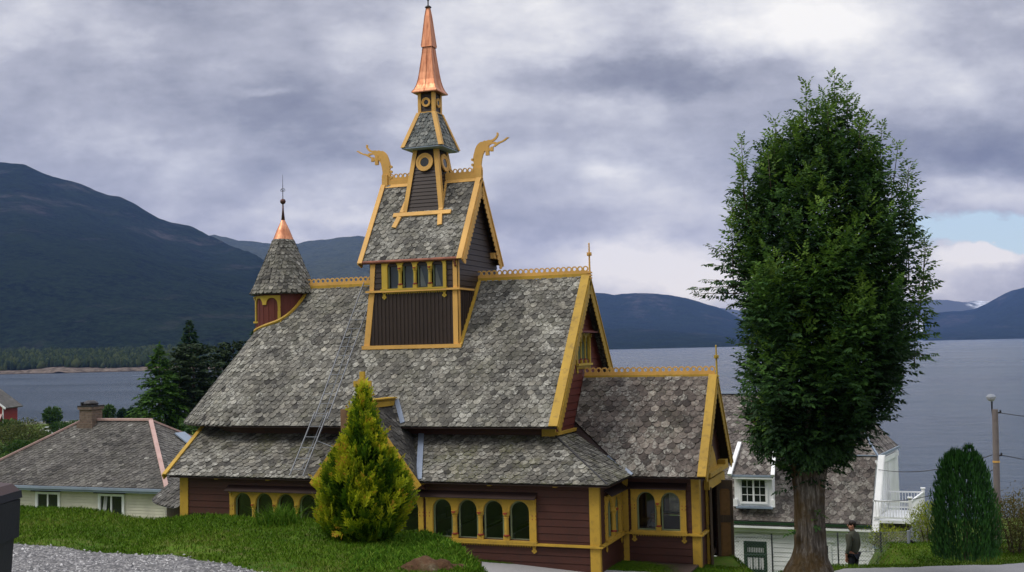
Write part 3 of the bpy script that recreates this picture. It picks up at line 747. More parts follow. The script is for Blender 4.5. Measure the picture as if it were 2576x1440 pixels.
# ---- nave: upper roof
SN = 1.25; ZR = 2.02; EY = 28.14; EZ = ZR-SN*(R0-EY); XG = -9.40; XA = -19.5; RA = R0-EY
Vf, Vb = slope_dirs(SN); Ls = (R0-EY)*math.hypot(1, SN)
rf = MB()
slate_plane(rf, (XA, EY, EZ), (1,0,0), Vf, [(0,0),(XG-XA,0),(XG-XA,Ls),(0,Ls)])
slate_cone(rf, (XA, R0, 0), [(RA, EZ),(.05, ZR-.05)], math.radians(90), math.radians(271))
# hidden far slope: larger slates
slate_plane(rf, (XG, 2*R0-EY, EZ), (-1,0,0), (0, -Vf.y, Vf.z), [(0,0),(XG-XA,0),(XG-XA,Ls),(0,Ls)], .45, .32)
n = 40
V_ = [Vector((XA, R0, ZR-.03))] + [Vector((XA+RA*math.cos(math.radians(90+180*k/n)), R0+RA*math.sin(math.radians(90+180*k/n)), EZ-.01)) for k in range(n+1)]
rf.add(V_, [[0, k+1, k+2] for k in range(n)], 0, .2)
rf.build('nave_roof', M['slate'], CH)
# soffit board below eaves
so = MB()
so.prism([(XA,EY+.01,EZ-.03),(XG-.02,EY+.01,EZ-.03),(XG-.02,28.78,EZ+SN*.63-.05),(XA,28.78,EZ+SN*.63-.05)], (0,0,-.02))
for k in range(n):
    a, b = [math.radians(90+180*(k+q)/n) for q in (0, 1)]
    f = lambda t, r, z: Vector((XA+r*math.cos(t), R0+r*math.sin(t), z))
    so.add([f(a,RA-.01,EZ-.035), f(b,RA-.01,EZ-.035), f(b,2.68,EZ+.7), f(a,2.68,EZ+.7)], [[0,1,2,3]])
so.build('eaves_soffit', M['canopy'], CH)
# upper wall strip (clerestory) straight + apse
uw = MB()
UWY = 28.76
clap(uw, pmap((0,UWY,0),(1,0,0),(0,-1,0)), lambda z: (XA, -9.67), -2.7, -1.46, .16, seed=4)
clap(uw, pmap((0,2*R0-UWY,0),(1,0,0),(0,1,0)), lambda z: (XA, -9.67), -3.6, -1.46, .3, seed=4)
ra = R0-UWY
cm = lambda u, z, w=0: Vector((XA+(ra+w)*math.cos(u), R0+(ra+w)*math.sin(u), z))
for k in range(36):
    a, b = math.radians(90+5*k), math.radians(95+5*k); slabc(uw, cm, rect(a, b, -5.9, -1.50), -.04, 0.0)
uw.build('upper_wall', M['oxblood'], CH)
# small yellow rafter ends under the upper eave
for x in (-20.3,-19.1,-17.95,-16.0,-14.9,-13.0,-11.9,-10.75,-9.75):
    y = UWY if x > XA else R0-math.sqrt(ra**2-(x-XA)**2)
    b = MB(); b.box(x-.05, x+.05, y-.30, y-.01, -2.05, -1.97); b.build('rafter_end', M['mustard'], CH)
# west gable wall of the nave (faces right)
MG = pmap((-9.67,0,0),(0,1,0),(1,0,0))
gw = MB()
def grng(z): h = (ZR-.12-z)/SN; return (max(R0-h, UWY), min(R0+h, 2*R0-UWY))
clap(gw, MG, grng, -3.2, 1.8, .2, [(30.85,32.07,-.45,.34)], seed=6)
gw.build('gable_wall', M['redbrown'], CH)
arcade('gable_window', MG, 30.78, 32.14, [(30.86,31.22),(31.28,31.64),(31.70,32.06)], .12, .36, -.52, CH, frame=M['olive'], cols=True, canopy=False, brk=.05)
cg = MB(); cg.prism([MG(30.6,.48,0),MG(32.3,.48,0),MG(32.36,.40,.24),MG(30.54,.40,.24)], (0,0,-.03)); cg.build('window_hood', M['redbrown'], CH)
# aisle: lower lean-to roof, front with west hip
AZ, AEY = -3.50, 27.17; sa = (-2.41-AZ)/(28.76-AEY); Va = Vector((0,1,sa)).normalized(); La = (28.76-AEY)*math.hypot(1,sa)
XL = -21.08; XR = -7.77
ar = MB()
ext = La*1.28
slate_plane(ar, (XL, AEY, AZ), (1,0,0), Va, [(0,0),(XR-XL,0),(-9.67-XL,La),(0,La)])
slate_plane(ar, (XL, AEY, AZ), (1,0,0), Va, [(0,La-.02),(-19.3-XL,La-.02),(-20.3-XL,ext),(0,ext)])
# west hip
sh_ = (2.41-3.50)/(XR+9.67); Vh = Vector((-1,0,-sh_)).normalized(); Lh = (XR+9.67)*math.hypot(1, sh_)
slate_plane(ar, (XR, AEY, AZ), (0,1,0), Vh, [(0,0),(29.41-AEY,0),(30.45-AEY,Lh),(28.76-AEY,Lh)], rf=lambda u, v: RS.betavariate(1.6,2.2))
slate_plane(ar, (XR, 2*R0-AEY, AZ), (-1,0,0), (0,-Va.y,Va.z), [(0,0),(XR-XL,0),(XR-XL,La),(1.9,La)], .45, .32)
aroof = ar.build('aisle_roof', M['slateM'], CH)
ah = MB(); ah.beam((XR-.02, AEY+.02, AZ+.03), (-9.67, 28.76, -2.38), .05, .02); ah.build('hip_seam', M['iron'], CH)
sf = MB()
sf.prism([(XL+.1,AEY+.02,AZ-.035),(XR-.03,AEY+.02,AZ-.035),(XR-.35,27.5,AZ+.18),(XL+.1,27.5,AZ+.18)], (0,0,-.02))
sf.prism([(XR-.02,AEY+.03,AZ-.035),(XR-.02,29.8,AZ-.035),(XR-.40,29.8,AZ+.16),(XR-.40,27.45,AZ+.16)], (0,0,-.02))
sf.build('aisle_soffit', M['canopy'], CH)
for x in (-19.4,-17.7,-12.9,-11.0,-9.2):
    b = MB(); b.box(x-.05, x+.05, 27.24, 27.46, AZ-.085, AZ-.055+.05); b.build('rafter_end', M['mustard'], CH)
# left verge board of aisle roof
vb = MB()
vb.beam(Vector((XL-.02,AEY-.04,AZ+.03)), Vector((XL-.02,AEY,AZ))+Va*(ext+.05)+Vector((0,0,.03)), .13, .05, (0,-.5,1))
vb.beam(Vector((XL-.07,AEY-.02,AZ-.05)), Vector((XL-.07,AEY,AZ))+Va*(ext)+Vector((0,0,-.05)), .03, .16, (0,-.5,1))
vb.build('verge_board', M['mustard'], CH)
# aisle walls
g1 = [(-18.93+.708*i, -18.36+.708*i) for i in range(4)]
g2 = [(-15.86+.728*i, -15.31+.728*i) for i in range(4)]
g3 = [(-12.71+.728*i, -12.16+.728*i) for i in range(4)]
wl = MB()
ops = [(-19.02,-16.19,-5.0,-3.93),(-15.9,-13.1,-5.0,-3.93),(-12.8,-9.88,-5.0,-3.93)]
clap(wl, MF, lambda z: (-20.72,-8.2), -5.9, -3.3, .185, ops, seed=9)
wl.build('aisle_wall', M['oxblood'], CH)
wb_ = MB(); clap(wb_, MBK, lambda z: (-20.72,-8.2), -5.9, -3.3, .4, ops, seed=9); wb_.build('rear_wall', M['oxblood'], CH)
ww = MB(); clap(ww, MW, lambda z: (27.54, 29.86), -5.95, -3.3, .185, [(28.1,29.5,-5.0,-3.93)], seed=10)
ww.build('west_wall', M['oxblood'], CH)
ww = MB(); clap(ww, MW, lambda z: (33.06, 35.40), -5.95, -3.3, .37, seed=10); ww.build('west_wall', M['oxblood'], CH)
ew = MB(); clap(ew, pmap((-20.75,0,0),(0,1,0),(-1,0,0)), lambda z: (27.54, 29.2), -5.9, -3.3, .2, seed=12); ew.build('east_wall', M['oxblood'], CH); ew = MB(); clap(ew, pmap((-20.75,0,0),(0,1,0),(-1,0,0)), lambda z: (33.7, 35.4), -5.9, -3.3, .4, seed=12)
ew.build('east_wall', M['oxblood'], CH)
arcade('arcade_window', MF, -19.08, -16.12, g1, -4.25, -3.92, -5.0, CH)
arcade('arcade_window', MF, -16.04, -12.98, g2, -4.25, -3.92, -5.0, CH)
arcade('arcade_window', MF, -12.90, -9.79, g3, -4.25, -3.92, -5.0, CH)
for a_, b_, gg in ((-19.08,-16.12,g1),(-16.04,-12.98,g2),(-12.90,-9.79,g3)):
    arcade('rear_window', MBK, a_, b_, gg, -4.25, -3.92, -5.0, CH, cols=False, canopy=False, apron=False)
arcade('west_window', MW, 28.03, 29.62, [(28.18,28.71),(28.90,29.43)], -4.25, -3.88, -5.0, CH)
arcade('porch_window', MP, -7.89, -6.39, [(-7.74,-7.22),(-7.07,-6.55)], -4.23, -3.88, -5.0, CH)
arcade('porch_rear_window', MPB, -7.89, -6.39, [(-7.74,-7.22),(-7.07,-6.55)], -4.23, -3.88, -5.0, CH, cols=False, canopy=False, apron=False)
# corner posts and rail
def post(x0, x1, y0, y1, z0, z1, m='mustard', name='corner_post'):
    b = MB(); b.box(x0, x1, y0, y1, z0, z1); return b.build(name, M[m], CH)
post(-8.36,-8.10,27.46,27.60,-5.95,-3.34); post(-20.80,-20.52,27.46,27.62,-5.9,-3.34)
post(-8.155,-7.97,29.80,29.88,-6.1,-3.30); post(-6.24,-6.02,29.80,30.0,-6.2,-3.36)
post(-10.02,-9.64,28.71,28.80,-2.5,-2.0)
rl = MB()
for (p, q, N_) in (((-12.9,27.44,-5.075),(-8.02,27.44,-5.075),1), ((-8.07,27.40,-5.075),(-8.07,29.78,-5.075),1), ((-8.1,29.77,-5.075),(-5.96,29.77,-5.075),1), ((-5.99,29.74,-5.075),(-5.99,30.6,-5.075),1)):
    rl.beam(p, q, .10, .055)
rl.build('string_course', M['mustard'], CH)
# porch
ZP_ = -.92; SP = 1.27; PEY = 29.41; PEZ = ZP_-SP*(R0-PEY); XPG = -5.78; XPL = -9.64
Vp, _ = slope_dirs(SP); Lp = (R0-PEY)*math.hypot(1, SP)
vy = (30.50-PEY)*math.hypot(1, SP)
pr_ = MB()
slate_plane(pr_, (XPL, PEY, PEZ), (1,0,0), Vp, [(XR-XPL-.02,0),(XPG-XPL,0),(XPG-XPL,Lp),(0,Lp),(0,vy)], .25, .175)
slate_plane(pr_, (XPG, 2*R0-PEY, PEZ), (-1,0,0), (0,-Vp.y,Vp.z), [(0,0),(XPG-XPL,0),(XPG-XPL,Lp),(0,Lp)], .45, .32)
pr_.build('porch_roof', M['slateB'], CH)
vf = MB(); vf.beam((XR+.03, PEY-.02, PEZ+.05), (XPL+.03, 30.52, -2.40), .10, .016, (0,-1,.8)); vf.build('valley_flashing', M['lead'], CH)
ps = MB(); ps.prism([(XR,PEY+.02,PEZ-.03),(XPG,PEY+.02,PEZ-.03),(XPG,29.84,PEZ+.43),(XR,29.84,PEZ+.43)], (0,0,-.02))
ps.prism([(XPG,PEY+.05,PEZ-.0),(XPG,R0,ZP_-.06),(XPL,R0,ZP_-.06),(XPL,PEY+.05,PEZ-.0)], (0,0,-.03))
ps.prism([(XPG,2*R0-PEY-.05,PEZ-.0),(XPG,R0,ZP_-.06),(XPL,R0,ZP_-.06),(XPL,2*R0-PEY-.05,PEZ-.0)], (0,0,-.03))
ps.build('porch_soffit', M['canopy'], CH)
pw = MB(); clap(pw, MP, lambda z: (-8.1,-6.1), -6.2, -3.2, .185, [(-7.82,-6.47,-5.0,-3.9)], seed=21)
clap(pw, MPB, lambda z: (-9.6,-6.1), -6.2, -3.2, .37, [(-7.82,-6.47,-5.0,-3.9)], seed=22)
def prng(z): h = (ZP_-.12-z)/SP; return (max(R0-h, 29.86), min(R0+h, 33.04))
MPG = pmap((-6.05,0,0),(0,1,0),(1,0,0))
clap(pw, MPG, prng, -6.2, -1.2, .2, [(31.0,32.4,-6.3,-3.95)], seed=23)
pw.build('porch_wall', M['oxblood'], CH)
df = MB()
slab(df, MPG, rect(30.66,30.98,-6.2,-3.9), .022, .09); slab(df, MPG, rect(32.42,32.7,-6.2,-3.9), .022, .09)
slab(df, MPG, [(30.5,-3.98),(32.9,-3.98),(32.9,-3.72),(30.5,-3.72)], .022, .16)
for k in range(5): slab(df, MPG, rect(30.72,30.92,-5.9+k*.4,-5.78+k*.4), .09, .10)
df.build('door_frame', M['mustard'], CH)
dd_ = MB(); slab(dd_, MPG, [(30.9,-3.7),(32.4,-3.7),(31.95,-3.15),(31.65,-2.9),(31.35,-3.15)], .022, .07)
slab(dd_, MPG, [(30.2+.0,-3.62),(33.0,-3.62),(32.95,-3.5),(30.25,-3.5)], .022, .26)
dd_.build('gable_ornament', M['mustard'], CH)
# open door leaves
def door_leaf(y, ang):
    m = pmap((-6.03, y, 0), (math.cos(ang), math.sin(ang), 0), (math.sin(ang), -math.cos(ang), 0))
    b = MB(); Wd = .45; z0, z1 = -6.20, -3.92
    slab(b, m, rect(.0, Wd, z0, z1), -.02, .02)
    for u0, u1 in ((0,.075),(Wd-.075,Wd)): slab(b, m, rect(u0,u1,z0,z1), .02, .045)
    for q0, q1 in ((z0,z0+.12),(-5.10,-4.93),(z1-.10,z1)): slab(b, m, rect(.075,Wd-.075,q0,q1), .02, .042)
    c = Wd/2; r = (Wd-.15)/2
    for k in range(8):
        t0, t1 = math.pi*k/8, math.pi*(k+1)/8
        slab(b, m, [(c-r*math.cos(t0), -4.28+r*math.sin(t0)),(c-r*math.cos(t1), -4.28+r*math.sin(t1)),(c-r*math.cos(t1),z1-.10),(c-r*math.cos(t0),z1-.10)], .02, .040)
    d = b.build('door', M['doorwood'], CH)
    for q0, q1 in ((-4.93,-4.15),(-6.08,-5.10)):
        b = MB(); slab(b, m, rect(.085,Wd-.085,q0+.02,q1-.02), .02, .028); slab(b, m, rect(.12,Wd-.12,q0+.08,q1-.10), .028, .036); b.build('door_panel', M['panelwood'], d)
    h = MB(); O = m(Wd-.04, -4.98, .06); h.tube([O-Vector((0,0,.06)), O+Vector((0,0,.06))], .012, 6); h.build('handle', M['iron'], d)
door_leaf(32.34, math.radians(4)); door_leaf(31.02, math.radians(-68))
# ridge cresting (board, rings, little cap)
def crest(name, p, q, spacing=.162, ro=.086, ri=.050, board=.15, m1='mustard', m2='orange', caps=True, parent=CH):
    p, q = Vector(p), Vector(q); d = (q-p).normalized(); L = (q-p).length; nrm = d.cross(Vector((0,0,1))).normalized(); Z = Vector((0,0,1))
    b = MB(); b.prism([p-nrm*.11-Z*.10, p+nrm*.11-Z*.10, p+nrm*.035+Z*.0, p+nrm*.035+Z*(board-.03), p-nrm*.035+Z*(board-.03), p-nrm*.035], q-p)
    bo = b.build(name, M[m1], parent)
    r = MB(); z0 = board-.03; r.beam(p+Z*(z0+.035), q+Z*(z0+.035), .035, .07)
    n_ = int(L/spacing); st = L/n_; zc = z0+.07+ro*.80
    for i in range(n_):
        c = p + d*(i+.5)*st + Z*zc; K = 16
        vs = []
        for k in range(K):
            th = 2*math.pi*k/K; e = d*math.cos(th)+Z*math.sin(th)
            vs += [c+e*ro-nrm*.015, c+e*ro+nrm*.015, c+e*ri+nrm*.015, c+e*ri-nrm*.015]
        fs = []
        for k in range(K):
            a, b_ = 4*k, 4*((k+1) % K)
            for t in range(4): fs.append([a+t, b_+t, b_+(t+1) % 4, a+(t+1) % 4])
        r.add(vs, fs)
        if i: r.prism([p+d*(i*st)+Z*(z0+.07)-nrm*.014+x for x in (d*-.035, d*.035, d*.012+Z*.06, d*-.012+Z*.06)], nrm*.028)
    r.build('crest_rings', M[m2], bo); return bo
crest('ridge_crest', (-18.86,R0,1.98), (-15.80,R0,1.98))
crest('ridge_crest', (-12.96,R0,1.98), (XG-.02,R0,1.98))
crest('ridge_crest', (-9.62,R0,-1.0), (XPG-.02,R0,-1.0), .172, .09, .052)
def finial(x, y, z0, z1, xdir=(0,1,0), s=1.0, m='orange'):
    b = MB(); b.tube([(x,y,z0),(x,y,z0+.35),(x,y,z1)], [.045*s,.032*s,.022*s], 6)
    h = z1-z0; zc = z0+.70*h
    X = Vector(xdir)
    b.beam(Vector((x,y,zc))-X*.12*s, Vector((x,y,zc))+X*.12*s, .05*s, .06*s)
    b.box(x-.06*s, x+.06*s, y-.05*s, y+.05*s, zc-.05*s, zc+.05*s)
    for q in (0.02, .10, .18): b.box(x-.055*s, x+.055*s, y-.07*s, y+.07*s, z0+q, z0+q+.045)
    b.tube([(x,y,z1-.03),(x,y,z1+.015)], [.035*s,.015*s], 6)
    return b.build('finial', M[m], CH)
finial(XG+.02, R0, 1.92, 2.98); finial(XPG+.02, R0, -1.14, -.08, m='olive')
# verge / barge boards with scalloped edge
def barge(x, yc, zr, s, ye, m='mustard', top=.20, face=.24, out=1, name='verge_board', parent=CH, scal=True, ax='x', over=.0):
    """pair of sloping boards on a gable in plane x (ax='x') or y (ax='y')"""
    def W_(a, b, z): return Vector((a, b, z)) if ax == 'x' else Vector((b, a, z))
    obs = []
    for sg in (-1, 1):
        h = abs(ye-yc)+over; T = Vector((0,0,0)); p = W_(x, yc+sg*h, zr-s*h); q = W_(x, yc, zr); d = (q-p); L = d.length; d.normalize()
        o = W_(out, 0, 0); up = o.cross(d).normalized(); 
        if up.z < 0: up = -up
        b = MB()
        A = p + up*.03 - o*top; b.prism([A, A+o*(top+.03), A+o*(top+.03)+up*.035, A+up*.035], d*(L+.0))   # on-roof board
        B = p + o*.0
        b.prism([B+up*.03-o*.0, B+o*.03+up*.03, B+o*.03-up*(face*.6), B-up*(face*.6)], d*L)
        if scal:
            n_ = int(L/.16); st = L/n_
            for i in range(n_):
                c = B + d*(i+.5)*st - up*(face*.6)
                b.prism([c + d*(st*.5*math.cos(math.pi*k/6+math.pi)) + up*(face*.36*math.sin(math.pi*k/6+math.pi)) + o*.004 for k in range(7)], o*.024)
            b.prism([B+o*.03+up*.0, B+o*.055+up*.0, B+o*.055-up*.05, B+o*.03-up*.05], d*L)
        obs.append(b.build(name, M[m], parent))
    return obs
barge(XG, R0, ZR, SN, EY, 'mustard', .22, .34); barge(XPG, R0, ZP_, SP, PEY, 'mustard', .20, .30)
# seam boards where the porch roof meets the nave gable, and along the hip top
sb_ = MB()
sb_.beam((-9.60, 30.45, -2.40+.0), (-9.60, R0, -1.02), .09, .06, (0,-1,.8)); sb_.beam((-9.60, 28.72, -2.35), (-9.60, 30.5, -2.35), .09, .08)
sb_.build('seam_board', M['mustard'], CH)
# tie beams under gables
for (x, y, z) in ((XPG-.10, 32.95, -3.52), (XG-.10, R0+2.9, -2.0)):
    b = MB(); b.box(x-.25, x+.08, y-.35, y+.05, z, z+.14); b.build('tie_beam', M['mustard'], CH)
# low apse roof and wall (left end)
lo = MB(); slate_cone(lo, (XA, R0, 0), [(4.27,-4.48),(3.4,-3.75),(2.72,-3.0)], math.radians(92), math.radians(262), .22, .15, cut=lambda p: p.x > -20.86)
n = 40
for (r1, z1, r2, z2) in ((4.27,-4.49,3.4,-3.76),(3.4,-3.76,2.7,-3.0)):
    for k in range(n):
        a, b = [math.radians(92+170*(k+q)/n) for q in (0, 1)]; f = lambda t, r, z: Vector((XA+r*math.cos(t), R0+r*math.sin(t), z))
        if f(b,r1,z1).x < -20.86: lo.add([f(a,r1,z1), f(b,r1,z1), f(b,r2,z2), f(a,r2,z2)], [[0,1,2,3]], 0, .2)
lo.build('apse_roof', M['slateD'], CH)
lw = MB(); cm2 = lambda u, z, w=0: Vector((XA+(3.85+w)*math.cos(u), R0+(3.85+w)*math.sin(u), z))
for k in range(34):
    a, b = math.radians(92+5*k), math.radians(97+5*k)
    if cm2(b,0).x < -20.9: slabc(lw, cm2, rect(a, b, -5.9, -4.25), -.04, 0)
lw.build('apse_wall', M['oxblood'], CH)
# floor, ceiling and pews
fl = MB(); fl.box(-20.7,-6.1,27.6,35.3,-5.98,-5.85); fl.build('floor', M['floor'], CH)
fl = MB(); fl.box(-20.6,-8.3,27.75,35.2,-3.33,-3.30); fl.build('ceiling', M['dark'], CH)
for k in range(11):
    x = -19.2+k*.95
    for y0, y1 in ((28.0,30.7),(32.2,34.9)):
        b = MB(); b.box(x, x+.05, y0, y1, -5.84, -4.95); b.box(x+.05, x+.42, y0, y1, -5.46, -5.41); b.box(x-.02, x+.07, y0-.02, y1, -4.95, -4.91); b.build('pew', M['pew'], CH)
# ---- front gable (small cross gable over the middle windows)
GXc, GAZ, GS = -14.45, -1.52, 1.30; GYF = 26.92; gh = (GAZ-AZ)/GS
gr = MB(); dS = math.hypot(1, GS)
for sg in (-1, 1):
    # plane rises toward the centre line; region runs back until it meets the other roofs
    O = Vector((GXc+sg*gh, GYF+.02, AZ)); Vv = Vector((-sg,0,GS)).normalized(); Uv = Vector((0,sg,0)) if sg > 0 else Vector((0,-1,0))
    Lg = gh*dS; yr = R0-(ZR-GAZ)/SN - GYF               # where ridge meets main roof
    y_e = .30; y_m = (-2.10-AZ)/sa + AEY - GYF
    kf = lambda z: (z-AZ)/GS*dS
    pts = [(0,0),(y_e,0),(1.62,kf(-2.35)),(yr-.42,kf(-2.05)),(yr,Lg),(0,Lg)]
    if sg > 0: slate_plane(gr, O, (0,1,0), Vv, pts, .2, .145)
    else: slate_plane(gr, O, (0,-1,0), Vv, [(-u, v) for u, v in pts][::-1], .2, .145)
gr.build('gable_roof', M['slateD'], CH)
barge(GYF, GXc, GAZ+.02, GS, GXc+gh, 'mustard', .02, .30, -1, ax='y', over=.10)
gwl = MB(); clap(gwl, pmap((0,27.30,0),(1,0,0),(0,-1,0)), lambda z: (GXc-(GAZ-.1-z)/GS, GXc+(GAZ-.1-z)/GS), -3.72, -1.75, .185, seed=31); gwl.build('gable_front_wall', M['oxblood'], CH)
gc = MB(); gc.beam((GXc,GYF,GAZ+.02),(GXc,GYF+1.75,GAZ+.02), .16, .14)
for k in range(18): gc.prism([(GXc+.09,GYF+.05+k*.095,GAZ+.10),(GXc+.09,GYF+.12+k*.095,GAZ+.10),(GXc+.13,GYF+.085+k*.095,GAZ+.16)], (-.22,0,0))
gc.beam((GXc,GYF,GAZ+.17),(GXc,GYF+1.75,GAZ+.17), .30, .03)
gc.build('gable_crest', M['mustard'], CH)
gf = MB(); gf.box(GXc-.07,GXc+.07,GYF-.06,GYF+.02,GAZ-.3,GAZ+.95); gf.box(GXc-.26,GXc+.26,GYF-.055,GYF+.015,GAZ+.55,GAZ+.70); gf.box(GXc-.12,GXc+.12,GYF-.07,GYF+.03,GAZ+.50,GAZ+.75); gf.build('gable_cross', M['mustard'], CH)
fs_ = MB()
fs_.beam((GXc+.12,28.68,-1.42),(GXc+.55,28.16,-2.02), .13, .02, (0,-1,.8))
fs_.beam((GXc+gh-.03,27.16,-3.44),(-13.62,28.76,-2.36), .16, .02, (0,-.6,1)); fs_.beam((2*GXc-(GXc+gh-.03),27.16,-3.44),(2*GXc+13.62,28.76,-2.36), .14, .02, (0,-.6,1))
fs_.build('valley_flashing', M['lead'], CH)
# ---- stair turret
TC = Vector((-19.72, R0, 0)); TR = .90
tw = MB(); tmap = lambda u, z, w=0: Vector((TC.x+(TR+w)*math.cos(u), TC.y+(TR+w)*math.sin(u), z))
def roofz(x, y):
    if x > XA: return ZR-SN*abs(y-R0)
    return ZR-SN*math.hypot(x-XA, y-R0)
for k in range(56):
    a, b = 2*math.pi*k/56, 2*math.pi*(k+1)/56
    z = min(roofz(*tmap(a,0)[:2]), roofz(*tmap(b,0)[:2]))-.15
    if z < 1.9: slabc(tw, tmap, rect(a, b, z, 1.92), -.05, .012 if k % 2 else 0.0)
tur = tw.build('turret', M['redbrown'], CH)
tb = MB(); pts = []
for k in range(73):
    a = 2*math.pi*k/72; v = tmap(a, 0, .03); pts.append(Vector((v.x, v.y, roofz(v.x, v.y)+.06)))
tb.tube(pts, .055, 6); tb.build('seam_board', M['mustard'], tur)
am = math.radians(-99); aw = .29
arcade('turret_window', tmap, am-.60, am+.60, [(am-.50,am-.08),(am+.08,am+.50)], 1.52, 1.80, 1.0, CH, frame=M['olive'], cols=False, canopy=False, apron=False, pane=M['redbrown'], sash=M['redbrown'], jd=.045)
tt = MB(); tpr = [(1.09,1.86),(.93,2.15),(.79,2.5),(.64,2.85),(.47,3.25),(.335,3.62)]
slate_cone(tt, TC, tpr, 0, 2*math.pi, .155, .125)
tt.lathe(TC, [(1.05,1.85)]+[(r-.025, z) for r, z in tpr[1:]]+[(.3,3.62)], 40, 0, .2)
tt.build('turret_roof', M['slate'], tur)
tcp = MB(); tcp.lathe(TC, [(.345,3.60),(.335,3.64),(.215,3.95),(.062,4.28),(.05,4.32)], 32); tcp.build('copper_cap', M['copper'], tur, smooth=False)
tn = MB(); tn.lathe(TC, [(.062,4.28),(.030,4.60),(.022,4.82)], 12); tn.lathe(TC+Vector((0,0,4.90)), [(.092*math.cos(math.radians(t)), .092*math.sin(math.radians(t))) for t in range(-85, 86, 17)], 16); tn.build('ball_finial', M['copperend'], tur, smooth=True)
tx = MB(); tx.tube([TC+Vector((0,0,4.97)), TC+Vector((0,0,5.35)), TC+Vector((0,0,5.78))], [.013,.010,.004], 6)
for sg in (-1, 1): tx.tube([TC+Vector((sg*.02*1+sg*.065*math.sin(t*.5), 0, 5.28+.05*math.cos(t*.5+.3))) for t in range(0, 12)], .007, 5)
tx.build('weather_vane', M['iron'], tur)
# ---- belfry tower
TX0, TX1, TY0, TY1 = -15.75, -12.91, 29.90, 33.02
tz = 2.62
tm = MB()
zr_ = lambda y: ZR-SN*abs(y-R0)
vboards(tm, MT, (-15.82,-12.93), lambda u: zr_(TY0)-.05, 1.66, .062)
vboards(tm, pmap((TX1,0,0),(0,1,0),(1,0,0)), (TY0,TY1), lambda u: zr_(u)-.1, 1.66, .07)
vboards(tm, pmap((TX0,0,0),(0,1,0),(-1,0,0)), (TY0,TY1), lambda u: zr_(u)-.1, 1.66, .07)
vboards(tm, pmap((0,TY1,0),(1,0,0),(0,1,0)), (TX0,TX1), lambda u: zr_(TY1)-.1, 1.66, .1)
clap(tm, MT, lambda z: (TX0, TX1), 1.66, tz, .16, [(-15.30,-13.27,1.75,2.52)], seed=41)
clap(tm, pmap((TX1,0,0),(0,1,0),(1,0,0)), lambda z: (TY0, TY1), 1.66, tz, .16, seed=42)
clap(tm, pmap((TX0,0,0),(0,1,0),(-1,0,0)), lambda z: (TY0, TY1), 1.66, tz, .16, seed=43)
clap(tm, pmap((0,TY1,0),(1,0,0),(0,1,0)), lambda z: (TX0, TX1), 1.66, tz, .16, seed=44)
ZT, ST, TE = 5.16, 1.57, 1.60                 # tower ridge, slope, half-width
TG0, TG1 = -16.08, -12.74
def trng(z): h = (ZT-.12-z)/ST; return (R0-min(h, 1.56), R0+min(h, 1.56))
for x, sg in ((TX1,1),(TX0,-1)): clap(tm, pmap((x,0,0),(0,1,0),(sg,0,0)), trng, tz, 4.9, .17, seed=45)
tow = tm.build('belfry_tower', M['tarbrown'], CH)
arcade('tower_window', MT, -15.34, -13.25, [(-15.16,-14.81),(-14.67,-14.32),(-14.19,-13.84),(-13.70,-13.35)], 2.44, 2.63, 1.80, CH, frame=M['olive'], canopy=False, apron=True, cs=.8, brk=.12)
for u in (-15.16,-14.67,-14.19,-13.70):        # pale blinds behind the panes
    b = MB(); b.add([MT(u,1.80,-.20),MT(u+.35,1.80,-.20),MT(u+.35,2.62,-.20),MT(u,2.62,-.20)], [[0,1,2,3]]); b.build('blind', M['greyblue'], tow)
for u in (-14.18,-13.69):                      # white curtains pulled to one side
    b = MB(); b.add([MT(u+.03,1.85,-.12),MT(u+.21,1.85,-.12),MT(u+.06,2.38,-.12),MT(u+.03,2.38,-.12)], [[0,1,2,3]]); b.build('curtain', M['curtain'], tow)
tl = MB()
tl.beam((-15.86,29.84,1.73),(-12.82,29.84,1.73), .10, .06); tl.beam((-12.87,29.80,1.73),(-12.87,30.98,1.73), .08, .055)
tl.build('string_course', M['orange'], tow)
tp = MB()
tp.prism([(-15.99,29.86,.02),(-15.80,29.86,.02),(-15.60,29.86,1.70),(-15.78,29.86,1.70)], (0,.06,0)); tp.prism([(-15.76,29.86,1.76),(-15.62,29.86,1.76),(-15.56,29.86,2.62),(-15.72,29.86,2.62)], (0,.06,0))
tp.box(-13.06,-12.88,29.86,29.93,.08,1.70); tp.box(-13.04,-12.88,29.86,29.93,1.76,2.62)
tp.box(-12.905,-12.875,29.86,30.0,.14,1.70); tp.box(-12.905,-12.875,29.86,29.98,1.76,2.62)
tp.box(-16.02,-12.80,29.80,29.87,.02,.13)
tp.build('corner_board', M['orange'], tow)
for x in (TX1+.06, TX0-.06):
    sm = MB(); sm.beam((x, TY0-.06, zr_(TY0-.06)+.06), (x, R0, ZR+.03), .11, .05, (0,-1,.8)); sm.build('seam_board', M['mustard'], tow)
